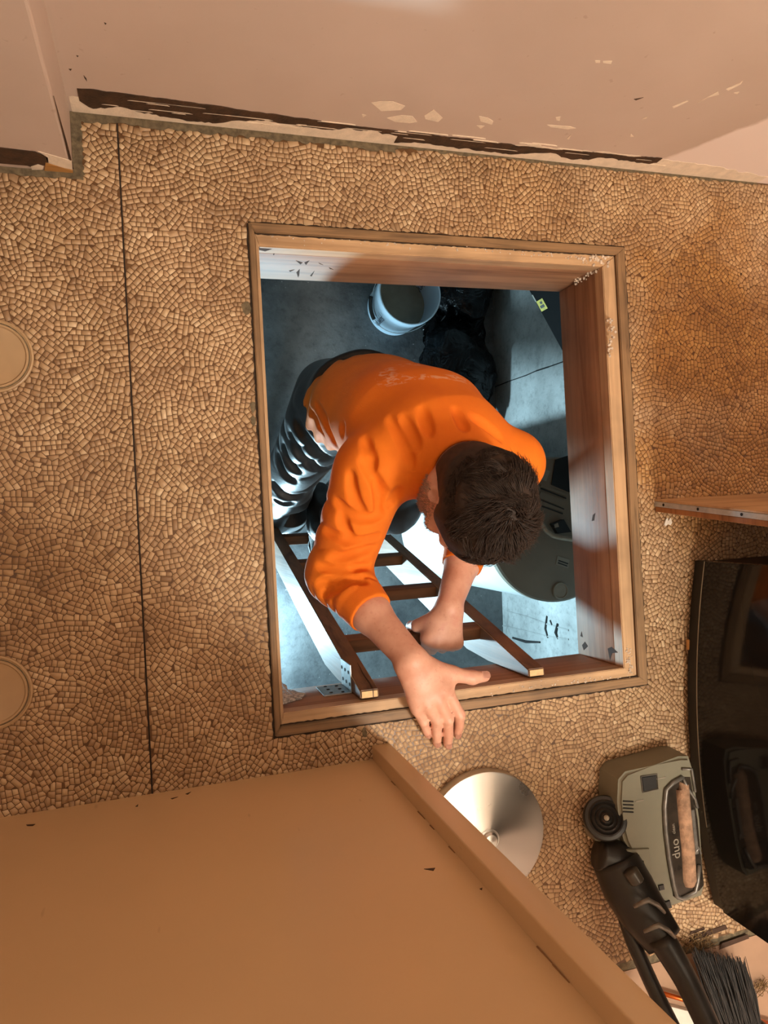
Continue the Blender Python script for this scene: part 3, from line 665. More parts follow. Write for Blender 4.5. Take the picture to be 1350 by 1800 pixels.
b = B(); path = [W(u, v, z) for u, v, z in ((930, 918, -.83), (942, 915, -.80), (953, 922, -.79), (961, 934, -.79), (972, 942, -.79), (985, 945, -.79), (1010, 949, -.79), (1040, 950, -.80))]
dense = [Vector(path[min(int(t), len(path)-2)]).lerp(Vector(path[min(int(t), len(path)-2)+1]), t-min(int(t), len(path)-2)) for t in np.linspace(0, len(path)-1, 150)]
for _ in range(6): dense = [dense[0]]+[(dense[i-1]+dense[i]*2+dense[i+1])/4 for i in range(1, len(dense)-1)]+[dense[-1]]
b.tube(dense, [.0085 if i % 3 else .0068 for i in range(len(dense))], 12); b.out('corrugated_hose', flat('hose', (176, 164, 146), .35, .3, var=.1), wh, sm=True)

# ---- black duct with a yellow sticker hanging under the joists
M_DARK = flat('duct_sheet', (7, 7, 7), .8, var=.3, scale=20, spec=.1); M_YEL = flat('yellow_sticker', (196, 178, 40), .5, var=.2, scale=80)
pa, pb = Vector(W(932, 515, -.55)), Vector(W(985, 612, -.55)); e = (pb-pa).normalized(); nr = Vector((-e.y, e.x, 0))
if nr.x < 0: nr = -nr
dp = thing('duct', (pa.x, pa.y, -.55), 'black sheet duct with a yellow sticker hanging beside the pale cellar wall', 'duct')
mt = frame_mtx(pa, e, Vector((0, 0, 1)))          # local x along the edge, y up, z sideways
sgn = 1 if (mt.to_3x3() @ Vector((0, 0, 1))).dot(nr) > 0 else -1
b = B(); b.box((-.30, 0, min(0, sgn*.18)), (.22, .515, max(0, sgn*.18)), mt, bev=.003); b.out('casing', M_DARK, dp)
for i, (a, c, m) in enumerate((((.030, .006, 0), (.062, .040, 1), M_YEL), ((.008, .002, 0), (.030, .008, 1), M_LABEL), ((.046, .012, 1), (.054, .032, 2), M_BLACK), ((.036, .020, 1), (.043, .030, 2), M_BLACK))):
    b = B(); b.box((a[0], a[1], -sgn*.0006*a[2]), (c[0], c[1], -sgn*.0006*c[2]), mt); b.out(('sticker', 'white_tape', 'sticker_print', 'sticker_print')[i], m, dp)

# ---- LED lantern in the cellar, below the kitchen floor
wl = thing('work_lamp', (LAMP.x, LAMP.y, BZ), 'LED flood lamp standing on the cellar floor west of the ladder', 'lamp')
b = B(); b.lathe([(0, 0), (.055, 0), (.055, .03), (.045, .14), (.02, .155), (0, .155)], (LAMP.x, LAMP.y, BZ), 24); b.out('base', M_BLACK, wl, auto=40)

# ---- hatch cover leaning on the black cabinet
M_LID = wood('lid_plywood', (198, 158, 114), (166, 124, 84), 0, 7, .6, (150, 112, 78)); M_EDGE = flat('edge_metal', (176, 172, 166), .5, .0, var=.25, scale=40); M_LIDV = wood('lid_core', (168, 112, 66), (120, 76, 42), 1, 12)
lean = math.atan(.108); mt = Matrix.Translation((.985, -.001, 0)) @ Matrix.Rotation(lean, 4, 'X')
hc = thing('hatch_cover', (1.3, -.01, 0), 'wooden hatch lid with grey metal edging leaning against the black cabinet', 'hatch cover')
b = B(); b.box((0, -.004, 0), (.70, 0, .80), mt, bev=.001); b.out('plywood_face', M_LID, hc)
b = B(); b.box((0, -.0150, 0), (.70, -.0042, .80), mt, bev=.001); b.out('metal_edging', M_EDGE, hc)
b = B(); b.box((.001, -.0260, 0.003), (.699, -.0152, .80), mt, bev=.001); b.out('core', M_LIDV, hc)
for z in (.03, .13, .24, .36, .5):
    b = B(); b.lathe([(0, 0), (.003, 0), (.003, .0006), (0, .0008)], seg=10, mtx=mt @ Matrix.Translation((0, -.0095, z)) @ Matrix.Rotation(-math.pi/2, 4, 'Y')); b.out('nail_head', M_HOLE, hc)

# ---- black glossy cabinet (bowed door)
M_GLOSS, nt, bs = nmat('black_gloss'); bs.inputs['Base Color'].default_value = (.012, .011, .010, 1); bs.inputs["Roughness"].default_value = .07; bs.inputs['Specular IOR Level'].default_value = .28
v = coords(nt); nt.links.new(ramp(nt, noise(nt, v, 5, 3), [(.3, (.05, .05, .05)), (.8, (.13, .13, .13))]), bs.inputs['Roughness'])
ap = thing('black_cabinet', (1.33, -.5, 0), 'glossy black bow-fronted cabinet standing right of the vacuum cleaner', 'cabinet')
def bow(y): t = (y+.502)/.366; return 1.072-.040*(1-t*t)
ys = np.linspace(-.868, -.136, 25)
b = B(); b.box((1.085, -.866, .012), (1.60, -.138, .845), bev=.006); b.out('body', M_BLACK, ap)
def slab(name, z0, z1, off, mat, bev=.003):
    b = B(); b.prism([(bow(y)+off, y, z0) for y in ys]+[(1.088, ys[-1], z0), (1.088, ys[0], z0)], (0, 0, z1-z0))
    return b.out(name, mat, ap, auto=35)
slab('kick_plate', .006, .036, .004, M_BLACK); d = slab('door', .040, .855, -.002, M_GLOSS)
b = B(); b.tube([(bow(y)-.0022, y, .0405) for y in ys[6:]], .0012, 6); b.out('trim_line', flat('trim_line', (120, 104, 84), .3, .6), d)
b = B(); b.box((1.06, -.866, .857), (1.60, -.138, .868), bev=.003); b.out('worktop', M_BLACK, ap)
for x, y in ((1.12, -.80), (1.12, -.2), (1.55, -.8), (1.55, -.2)):
    b = B(); b.lathe([(0, 0), (.016, 0), (.016, .012), (0, .012)], (x, y, 0), 16); b.out('foot', M_BLACK, ap)

# ---- brushed steel pedestal base
M_STEEL, nt, bs = nmat('brushed_steel'); bs.inputs['Base Color'].default_value = (.62, .58, .53, 1); bs.inputs['Metallic'].default_value = 1; bs.inputs['Roughness'].default_value = .30; bs.inputs['Anisotropic'].default_value = .85; bs.inputs['Anisotropic Rotation'].default_value = .25
SC = (.552, -.623); v = coords(nt, loc=(-SC[0], -SC[1], 0)); tg = node(nt, 'ShaderNodeTangent', direction_type='RADIAL', axis='Z'); nt.links.new(tg.outputs[0], bs.inputs['Tangent'])
gr = node(nt, 'ShaderNodeTexGradient', gradient_type='RADIAL'); nt.links.new(v, gr.inputs[0])
nt.links.new(ramp(nt, noise(nt, v, 8, 4, .6), [(.35, (.26, .26, .26)), (.7, (.38, .38, .38))]), bs.inputs['Roughness'])
sb = thing('pedestal_base', (*SC, 0), 'round brushed steel pedestal foot half hidden behind the door casing', 'pedestal base')
R = .1225
def steel(prof, name, seg=96):
    b = B(); b.lathe(prof, (0, 0, 0), seg); o = b.out(name, M_STEEL, sb, auto=30); return o
o = steel([(0, .0), (R, .0), (R, .020), (R-.0012, .0228), (R-.0035, .0236), (.022, .036), (.020, .0375), (0, .0375)], 'dish'); o.location = (*SC, 0)
o = steel([(.0155, .037), (.0155, .042), (.012, .0455), (0, .047)], 'boss', 32); o.location = (*SC, 0)
M_SCUFF = flat('scuff', (70, 62, 50), .8)
for (u, v, r) in ((853, 1423, .003), (850, 1440, .002), (855, 1428, .0016)):
    p = W(u, v, .03); b = B(); b.prism([(p[0]+r*math.cos(t)*random.uniform(.6, 1.2), p[1]+r*1.3*math.sin(t)*random.uniform(.6, 1.2), .0305) for t in np.arange(0, 6.2, .9)], (0, 0, .0006)); b.out('scuff', M_SCUFF, sb)

# ---- caster cups at the left edge
M_CUP = flat('cup_plastic', (182, 150, 112), .45, var=.14, scale=9)
for (u, v, lab) in ((-12, 625, 'round tan disc with raised rim at the left edge, nearer the torn skirting wall'), (-14, 1218, 'round tan disc with raised rim at the left edge, nearer the ochre partition')):
    p = W(u, v, .004); cc = thing('rimmed_disc', (p[0], p[1], 0), lab, 'disc', 'rimmed discs on the vinyl floor')
    b = B(); b.lathe([(0, 0), (.058, 0), (.0595, .002), (.059, .0045), (.0565, .0055), (.0545, .004), (.0525, .004), (.0515, .0062), (.0490, .0062), (.047, .0035), (.042, .0028), (0, .0022)], (p[0], p[1], .0008), 64); b.out('dish', M_CUP, cc, auto=35)
    b = B(); b.lathe([(.0520, .0046), (.0532, .0046), (.0540, .0040), (.0515, .0040)], (p[0], p[1], .0008), 64, closed=True); b.out('rim_groove', M_GRIME, cc)

# ---- litter
p = W(1172, 918, 0); b = B()
b.prism([(p[0]+x, p[1]+y, .0012) for x, y in ((-.010, -.004), (-.004, .006), (0, .0095), (.002, .002), (.007, .009), (.010, -.001), (.006, -.007), (.001, -.004), (-.006, -.008))], (0, 0, .0012))
for w in b.b.verts: w.co.z += max(0, random.gauss(.001, .001))
tag(b.out('paper_scrap', flat('paper', (236, 224, 208), .9)), 'small torn white paper scrap on the floor near the hatch lid', 'paper scrap')
p = W(1210, 1133, .005); b = B(); b.tube([(p[0], p[1]-.011, .0052), (p[0], p[1]-.0095, .0052), (p[0], p[1]+.0095, .0052), (p[0], p[1]+.011, .0052)], [.003, .0042, .0042, .003], 12)
tag(b.out('wooden_dowel', flat('dowel', (206, 146, 82), .6), None, sm=True), 'short orange-brown wooden dowel on the floor against the black cabinet', 'dowel')
p = W(1302, 482, 0); b = B(); b.prism([(p[0]+.0025*math.cos(t), p[1]+.003*math.sin(t), .0006) for t in range(6)], (0, 0, .001)); b.out('dark_speck', M_SCAR, floor)

# ---- vacuum cleaner
M_VAC = flat('vac_body', (120, 114, 95), .42, var=.08, scale=12); M_VACD = flat('vac_dark', (34, 31, 28), .38, var=.2); M_CHROME = flat('vac_rim', (116, 110, 102), .32, .3, var=.3, scale=60); M_ROLL = flat('roller', (170, 132, 104), .9, var=.4, scale=60, bmp=.8); M_VLET = flat('vac_letter', (150, 140, 124), .5); M_WIN = flat('vac_window', (52, 44, 36), .22, var=.4, scale=40)
vc = thing('vacuum_cleaner', (.92, -.67, 0), 'grey and black upright vacuum cleaner standing beside the black cabinet', 'vacuum cleaner')
def layered(name, pix, z0, z1, grow, mat, parent, bev=.006, seg=3):
    P = [Vector(W(u, v, z1)) for u, v in pix]; c = sum(P, Vector())/len(P)
    b = B(); lo = [b.b.verts.new(Vector((p.x+(p.x-c.x)*grow, p.y+(p.y-c.y)*grow, z0))) for p in P]; hi = [b.b.verts.new(p) for p in P]; n = len(P)
    f = b.b.faces.new(hi); b.b.faces.new(lo[::-1])
    for i in range(n): b.b.faces.new((lo[i], lo[(i+1) % n], hi[(i+1) % n], hi[i]))
    if bev: bmesh.ops.bevel(b.b, geom=[e for e in b.b.edges if all(v in hi for v in e.verts)], offset=bev, segments=seg, affect='EDGES')
    bmesh.ops.triangulate(b.b, faces=[f for f in b.b.faces if len(f.verts) > 4])
    return b.out(name, mat, parent, auto=38)
head = layered('floor_head', [(1090, 1372), (1102, 1358), (1150, 1345), (1196, 1331), (1213, 1331), (1219, 1350), (1229, 1440), (1240, 1560), (1236, 1576), (1184, 1594), (1166, 1588), (1140, 1545), (1118, 1505), (1100, 1480), (1092, 1450), (1088, 1410)], .004, .07, .02, M_VAC, vc)
win = layered('front_window', [(1169, 1388), (1178, 1376), (1200, 1366), (1214, 1366), (1226, 1440), (1238, 1556), (1230, 1566), (1192, 1582), (1184, 1576), (1172, 1480)], .068, .0715, 0, M_WIN, vc, .001, 1)
b = B(); q = lambda L, z: [Vector(W(u, v, z)) for u, v in L]
b.tube(q([(1200, 1366), (1183, 1376), (1171, 1388), (1168, 1420), (1170, 1460), (1176, 1510), (1184, 1555), (1190, 1576), (1198, 1580), (1222, 1568), (1226, 1550), (1229, 1520)], .0735), .0044, 8); b.out('window_rim', M_CHROME, win, sm=True)
b = B(); b.tube(q([(1200, 1366), (1208, 1385), (1222, 1405), (1226, 1420)], .0735), .003, 8); b.out('window_rim', M_CHROME, win, sm=True)
for L in ([(1199, 1352), (1216, 1352), (1222, 1392)], [(1217, 1505), (1228, 1490), (1232, 1500)]):
    b = B(); b.tube(q(L, .0732), .0026, 8); b.out('window_rim', M_CHROME, win, sm=True)
b = B(); b.tube(q([(1190, 1382), (1196, 1382), (1200, 1430), (1206, 1490), (1209, 1545), (1209, 1556)], .066), [.012, .0165, .0165, .0165, .0165, .012], 16); b.out('roller', M_ROLL, win, sm=True)
b = B(); b.box((-.0035, -.045, 0), (.0045, .045, .003), frame_mtx(Vector(W(1220, 1462, .0717)), Vector((1, .06, 0)), Vector((.06, 1, 0))), bev=.001); b.out('dusty_panel', M_CHROME, win)
lm = text_mesh('duo', .026, .0006); lm.transform(frame_mtx(Vector(W(1188, 1492, .0722)), Vector((-.06, 1, 0)), Vector((-1, -.06, 0)))); link('lettering', lm, M_VLET, win)
lm = text_mesh('clean', .010, .0006); lm.transform(frame_mtx(Vector(W(1184, 1457, .0722)), Vector((-.06, 1, 0)), Vector((-1, -.06, 0)))); link('lettering', lm, M_VLET, win)
bt = layered('pedal', [(1128, 1366), (1154, 1362), (1156, 1386), (1131, 1392)], .068, .0745, 0, M_VACD, vc, .0015, 2)
b = B(); b.tube(q([(1127, 1365), (1155, 1361), (1157, 1387), (1130, 1393), (1127, 1365)], .072), .0012, 6); b.out('pedal_rim', M_CHROME, bt)
for k in range(4):
    b = B(); L = q([(1095, 1408+k*6.2), (1113, 1409+k*6.2)], .0702); b.tube(L, .0016, 6); b.out('vent_slot', M_VACD, head)
for L in ([(1117, 1409), (1131, 1406)], [(1108, 1498), (1140, 1498)], [(1150, 1370), (1170, 1366)]):
    b = B(); b.tube(q(L, .0704), .0011, 6); b.out('printed_mark', M_VLET, head)
layered('latch', [(1102, 1494), (1142, 1492), (1146, 1535), (1136, 1535), (1132, 1512), (1104, 1508)], .066, .0745, 0, M_VAC, vc, .001, 1)
layered('clip', [(1158, 1557), (1167, 1555), (1169, 1564), (1160, 1566)], .068, .073, 0, M_VACD, vc, .0006, 1)
layered('corner_pad', [(1166, 1588), (1178, 1583), (1182, 1596), (1174, 1598)], .06, .0735, 0, M_VACD, vc, .0006, 1)
# wheel with its bracket
wc0 = Vector(W(1064, 1438, .052)); ax = Vector((-.30, .42, .85)).normalized(); mtw = frame_mtx(wc0, ax.cross(Vector((0, 0, 1))), ax.cross(ax.cross(Vector((0, 0, 1)))))
zdir = mtw.to_3x3() @ Vector((0, 0, 1))
if zdir.dot(ax) < 0: mtw = mtw @ Matrix.Rotation(math.pi, 4, 'X')
prof = [(0, -.014), (.035, -.014), (.042, -.009), (.042, .001), (.040, .004)]
for r in (.034, .026, .018, .010): prof += [(r, .005+(.036-r)*.15), (r-.003, .0075+(.036-r)*.15), (r-.006, .004+(.036-r)*.15)]
prof += [(0, .008)]
b = B(); b.lathe(prof, (0, 0, 0), 40, mtw); wheel = b.out('wheel', M_VACD, vc, auto=25)
b = B(); b.lathe([(0, .014), (.005, .013), (.006, .007), (0, .007)], (0, 0, 0), 16, mtw); b.out('hub_cap', M_VLET, wheel, sm=True)
layered('wheel_bracket', [(1040, 1462), (1060, 1466), (1092, 1456), (1108, 1440), (1112, 1482), (1090, 1486), (1050, 1480)], .012, .045, .03, M_VAC, vc, .006)
# neck, collar and wand
def tubes(name, pts, rad, mat, parent, seg=20):
    P = [Vector(W(*p)) for p in pts]; d = []; r = []
    for i in range(len(P)-1):
        for t in np.linspace(0, 1, 6, endpoint=False): d.append(P[i].lerp(P[i+1], t)); r.append(rad[i]*(1-t)+rad[i+1]*t)
    d.append(P[-1]); r.append(rad[-1])
    for _ in range(3): d = [d[0]]+[(d[i-1]+d[i]*2+d[i+1])/4 for i in range(1, len(d)-1)]+[d[-1]]
    b = B(); b.tube(d, r, seg); return b.out(name, mat, parent, sm=True)
tubes('swivel_joint', [(1052, 1500, .045), (1075, 1508, .05), (1110, 1515, .055)], [.030, .036, .030], M_VACD, vc)
neck = tubes('neck', [(1082, 1512, .050), (1104, 1560, .072), (1134, 1610, .10), (1168, 1655, .13)], [.046, .050, .046, .038], M_VACD, vc)
tubes('neck_panel', [(1108, 1530, .112), (1120, 1550, .118)], [.014, .014], flat('panel_sheen', (70, 64, 56), .3), neck)
tubes('wand', [(1160, 1645, .14), (1205, 1720, .17), (1250, 1815, .22), (1330, 1990, .34), (1480, 2230, .48)], [.026, .022, .021, .021, .021], M_VACD, vc)
b = B(); b.tube([(.80, -.90, .46), (.80, -.89, .49), (.80, -.87, .62), (.82, -.84, .98), (.825, -.835, 1.05)], [.06, .105, .13, .13, .07], 28); b.out('shade_canister', M_VACD, vc, sm=True)  # unseen canister above the view, added and placed to shade the floor
tubes('hose', [(1078, 1560, .06), (1110, 1650, .09), (1150, 1740, .13), (1195, 1830, .18), (1230, 1900, .22)], [.010, .014, .014, .014, .014], M_VACD, vc)
for (u, v, r, z) in ((1140, 1588, .028, .145), (1158, 1632, .033, .165)):
    a = W(u-26, v+6, z); c = W(u, v-6, z+.012); e = W(u+28, v+16, z)
    b = B(); b.tube([a, Vector(a).lerp(Vector(c), .6)+Vector((0, .004, .004)), c, Vector(c).lerp(Vector(e), .5)+Vector((0, .004, .003)), e], [.003, .0045, .005, .0045, .003], 8); b.out('collar_ring', M_CHROME, neck, sm=True)

# ---- broom lying past the threshold
M_BRIST = flat('bristles', (30, 26, 23), .7, var=.4, scale=60); M_FLUFF = flat('lint', (128, 100, 66), 1, var=.3)
bm_ = thing('broom', (1.06, -1.03, 0), 'black bristled broom head lying behind the vacuum cleaner wand', 'broom')
b = B(); rr = random.Random(3)
for k in range(420):
    s = rr.random(); t = rr.random(); a = Vector(W(1215+95*s, 1672+22*s+rr.gauss(0, 5), .032+.035*t)); c = Vector(W(1262+75*s, 1800+rr.gauss(0, 3), .034+.035*t))
    m = a.lerp(c, .5)+Vector((rr.gauss(0, .003), 0, rr.gauss(0, .003))); b.tube([a, m, c], [.0005, .0012, .0014], 4)
o = b.out('bristles', M_BRIST, bm_); o['kind'] = 'stuff'
b = B(); b.box((1.0, -1.20, .029), (1.16, -1.115, .085), bev=.008, seg=2); b.out('block', M_VACD, bm_)
b = B(); b.tube([(1.08, -1.17, .06), (1.10, -1.7, .5)], .012, 12); b.out('handle', M_RAWWOOD, bm_)
b = B()
for k in range(90):
    u, v = (1225+rr.gauss(0, 14), 1660+rr.gauss(0, 7)) if k < 62 else (1336+rr.gauss(0, 7), 1732+rr.gauss(0, 6)); p = Vector(W(u, v, .004)); pts = [p]
    for j in range(4): p = p+Vector((rr.gauss(0, .007), rr.gauss(0, .006), abs(rr.gauss(0, .003))-.001)); p.z = max(p.z, .001); pts.append(p.copy())
    b.tube(pts, .0007, 4)
o = tag(b.out('lint_tangle', M_FLUFF), 'brown lint and straw tangled around the black broom bristles', 'lint', kind='stuff')
# ---- white board and copper pipe at the bottom right
a, c = W(1160, 1764, .012), W(1400, 1826, .012); ev = (Vector(c)-Vector(a)).normalized()
b = B(); b.box((0, -.09, -.0135), (.34, 0, .002), frame_mtx(Vector(a), ev, Vector((-ev.y, ev.x, 0))), bev=.001); tag(b.out('white_board', flat('white_board', (214, 206, 194), .5, var=.08)), 'white painted board lying on the floor under the copper pipe', 'board')
b = B(); b.tube([Vector(W(1160, 1745, .021)), Vector(W(1250, 1771, .021)), Vector(W(1420, 1818, .021))], .0045, 12); tag(b.out('copper_pipe', flat('copper', (196, 96, 40), .3, .85, var=.15), None, sm=True), 'thin orange copper pipe lying along the white board', 'pipe')
for (u, v, w, h) in ((1245, 1640, .05, .008), (1290, 1655, .04, .008), (1225, 1636, .02, .004)):
    p = W(u, v, .001); b = B(); b.prism([(p[0]-w, p[1]-h, .0012), (p[0]+w, p[1]-h*.2, .0012), (p[0]+w*.9, p[1]+h, .0012), (p[0]-w*.8, p[1]+h*.5, .0012)], (0, 0, .001)); b.out('torn_patch', M_SCAR, floor)

# ================================================================== THE MAN ON THE LADDER
class Field:
    """signed distance grid; shapes are blended in, then the surface is extracted as one continuous mesh"""
    def __init__(s, lo, hi, h):
        s.lo = np.array(lo, float); s.h = h; s.n = np.ceil((np.array(hi)-s.lo)/h).astype(int)+1
        s.D = np.full(s.n, .2, np.float32)
    def sub(s, lo, hi):
        i0 = np.clip(np.floor((np.array(lo)-s.lo)/s.h).astype(int), 0, s.n-1); i1 = np.clip(np.ceil((np.array(hi)-s.lo)/s.h).astype(int)+1, 1, s.n)
        sl = tuple(slice(a, b) for a, b in zip(i0, i1))
        g = [(s.lo[k]+s.h*np.arange(i0[k], i1[k])).astype(np.float32) for k in range(3)]
        return sl, g[0][:, None, None], g[1][None, :, None], g[2][None, None, :]
    def blend(s, sl, d, k):
        a = s.D[sl]
        if k <= 0: s.D[sl] = np.minimum(a, d); return
        h = np.maximum(k-np.abs(a-d), 0)/k; s.D[sl] = np.minimum(a, d)-h*h*k*.25
    def cone(s, p, q, r0, r1, k=.01, n=None, flat=1., fn=None, pad=.03, carve=False):
        p = np.array(p, float); q = np.array(q, float); m = max(r0, r1)+pad+k
        sl, X, Y, Z = s.sub(np.minimum(p, q)-m, np.maximum(p, q)+m)
        ab = q-p; L2 = max(ab@ab, 1e-9)
        t = np.clip(((X-p[0])*ab[0]+(Y-p[1])*ab[1]+(Z-p[2])*ab[2])/L2, 0, 1)
        dx, dy, dz = X-p[0]-t*ab[0], Y-p[1]-t*ab[1], Z-p[2]-t*ab[2]
        if n is not None:
            n = np.array(n, float); n /= np.linalg.norm(n); w = (dx*n[0]+dy*n[1]+dz*n[2])*(flat-1); dx, dy, dz = dx+w*n[0], dy+w*n[1], dz+w*n[2]
        d = np.sqrt(dx*dx+dy*dy+dz*dz)-(r0+(r1-r0)*t)
        if fn is not None: d = d+fn(X, Y, Z, t)
        if carve: s.carve(sl, d, k)
        else: s.blend(sl, d, k)
    def carve(s, sl, d, k=0):
        a = s.D[sl]; d = -d
        h = np.maximum(k-np.abs(a-d), 0)/k if k > 0 else 0
        s.D[sl] = np.maximum(a, d)+h*h*k*.25 if k > 0 else np.maximum(a, d)
    def ell(s, c, ax, r, k=.01, fn=None, carve=False, pad=.03):
        c = np.array(c, float); m = max(r)+pad+k; sl, X, Y, Z = s.sub(c-m, c+m)
        dx, dy, dz = X-c[0], Y-c[1], Z-c[2]; k0 = 0; k1 = 0
        for a, q in zip(ax, r):
            u = (dx*a[0]+dy*a[1]+dz*a[2]); k0 = k0+(u/q)**2; k1 = k1+(u/(q*q))**2
        k0 = np.sqrt(k0); k1 = np.sqrt(k1)+1e-9; d = k0*(k0-1)/k1
        if fn is not None: d = d+fn(X, Y, Z)
        if carve: s.carve(sl, d, k)
        else: s.blend(sl, d, k)
    def cut(s, p, n, lo=None, hi=None, k=0):
        """remove everything on the side n points to (inside a box)"""
        p = np.array(p, float); n = np.array(n, float); n /= np.linalg.norm(n)
        sl, X, Y, Z = s.sub(s.lo if lo is None else lo, s.lo+s.n*s.h if hi is None else hi)
        s.D[sl] = np.maximum(s.D[sl], (X-p[0])*n[0]+(Y-p[1])*n[1]+(Z-p[2])*n[2])
    def hit(s, u, v):
        """first surface point of the field along the line of sight through (u, v)"""
        o = A3(0, 0, CAM_H); d = nrmz(W(u, v, -1.)-o); t = np.arange(.4, 2.6, s.h*.5); P = o+t[:, None]*d; I = np.round((P-s.lo)/s.h).astype(int)
        ok = ((I >= 0) & (I < s.n)).all(1); I = I[ok]; P = P[ok]; dd = s.D[tuple(I.T)]; k = np.argmax(dd < 0)
        return P[k] if len(dd) and dd[k] < 0 else None
    def crease(s, pix, r=.004, k=.010, ridge=False):
        """a crease pressed into the cloth along a line (or a soft ridge raised on it)"""
        P = [p for p in (s.hit(u, v) for u, v in pix) if p is not None]; Q = []
        for a, b in zip(P, P[1:]):
            if np.linalg.norm(b-a) < .12: Q += [a+(b-a)*t for t in np.linspace(0, 1, 5, endpoint=False)]
        if len(Q) < 3: return
        n = len(Q)-1
        for i in range(n):
            w = lambda j: r*max(.12, math.sin(math.pi*(j+.4)/(n+.8)))
            s.cone(Q[i], Q[i+1], w(i), w(i+1), k, carve=not ridge, pad=.006)
    def mesh(s, name, it=2):
        D = s.D; D[0] = D[-1] = .1; D[:, 0] = D[:, -1] = .1; D[:, :, 0] = D[:, :, -1] = .1
        S = D < 0; o = [(i, j, k) for i in (0, 1) for j in (0, 1) for k in (0, 1)]; n = S.shape
        cnt = np.zeros(tuple(x-1 for x in n), np.uint8)
        for i, j, k in o: cnt += S[i:n[0]-1+i, j:n[1]-1+j, k:n[2]-1+k]
        idx = np.argwhere((cnt > 0) & (cnt < 8)); ids = np.full(cnt.shape, -1, np.int32); ids[tuple(idx.T)] = np.arange(len(idx))
        C = np.stack([D[idx[:, 0]+i, idx[:, 1]+j, idx[:, 2]+k] for i, j, k in o], 1)
        acc = np.zeros((len(idx), 3)); num = np.zeros((len(idx), 1)); oa = np.array(o, float)
        for a in range(8):
            for b_ in range(a+1, 8):
                if abs(oa[a]-oa[b_]).sum() != 1: continue
                m = (C[:, a] < 0) != (C[:, b_] < 0); t = C[m, a]/(C[m, a]-C[m, b_])
                acc[m] += oa[a]+(oa[b_]-oa[a])*t[:, None]; num[m] += 1
        V = s.lo+s.h*(idx+acc/num); Q = []
        for ax in range(3):
            A = [slice(None)]*3; Bs = [slice(None)]*3; A[ax] = slice(0, n[ax]-1); Bs[ax] = slice(1, n[ax])
            e = np.argwhere(S[tuple(A)] != S[tuple(Bs)]); u, v = [(1, 2), (2, 0), (0, 1)][ax]
            ok = (e[:, u] > 0) & (e[:, v] > 0) & (e[:, u] < n[u]-1) & (e[:, v] < n[v]-1); e = e[ok]
            def at(du, dv):
                f = e.copy(); f[:, u] += du; f[:, v] += dv; return ids[tuple(f.T)]
            q = np.stack([at(-1, -1), at(0, -1), at(0, 0), at(-1, 0)], 1); ins = S[tuple(e.T)]
            q[~ins] = q[~ins][:, ::-1]; Q.append(q)
        Q = np.concatenate(Q); Q = Q[(Q >= 0).all(1)]
        E_ = np.concatenate([Q[:, [0, 1]], Q[:, [1, 2]], Q[:, [2, 3]], Q[:, [3, 0]]])
        for _ in range(it):
            sm = np.zeros_like(V); c = np.zeros(len(V))
            for a, b_ in ((0, 1), (1, 0)):
                for k in range(3): sm[:, k] += np.bincount(E_[:, a], V[E_[:, b_], k], len(V))
                c += np.bincount(E_[:, a], minlength=len(V))
            V = V*.5+.5*sm/np.maximum(c, 1)[:, None]
        me = mesh_np(name, V, Q); smooth(me); return me
A3 = lambda *a: np.array(a, float)
nrmz = lambda v: np.asarray(v, float)/np.linalg.norm(v)

# joints (metres; the kitchen floor is z = 0)
PEL, WAI, CHE, UCH, NEC = A3(.485, .265, -.47), A3(.485, .245, -.32), A3(.52, .175, -.15), A3(.533, .125, -.055), A3(.545, .075, .02)
SHR, SHL = A3(.388, .085, -.075), A3(.695, .090, -.065)
ELR, ELL = W(590, 1008, -.17), W(828, 940, -.27)
WRR, WRL = W(722, 1158, .035), W(789, 1066, -.185)
HIR, HIL = A3(.405, .255, -.50), A3(.565, .255, -.50)
KNR, KNL = A3(.362, .120, -.86), W(690, 890, -.66)
ANR, ANL = W(507, 915, -1.24), W(566, 925, -.99)
HC = W(834, 884, .085)
HF = nrmz((-.14, -.82, -.52)); HU = nrmz(A3(.08, -.50, .85)-HF*(A3(.08, -.50, .85)@HF)); HR = np.cross(HF, HU)    # front, up, his right
hp = lambda r, f, u: HC+HR*r+HF*f+HU*u

man = thing('person', (.47, .03, -1.33), 'man in an orange long-sleeved shirt and dark trousers climbing the ladder', 'person')
M_SKIN, nt, bs = nmat('skin'); v = coords(nt)
c = ramp(nt, noise(nt, v, 22, 5), [(.32, lin((204, 146, 122))), (.55, lin((220, 166, 142))), (.75, lin((210, 142, 124)))])
c = mixc(nt, mth(nt, 'MULTIPLY', ramp(nt, noise(nt, v, 130, 2), [(.62, (0, 0, 0)), (.70, (1, 1, 1))]), .18), c, rgba((160, 84, 66)))
nt.links.new(c, bs.inputs['Base Color']); bs.inputs['Roughness'].default_value = .48; bs.inputs['Subsurface Weight'].default_value = .08; bs.inputs['Subsurface Radius'].default_value = (.008, .004, .002)
bump(nt, bs, noise(nt, v, 180, 4), .12, .001)

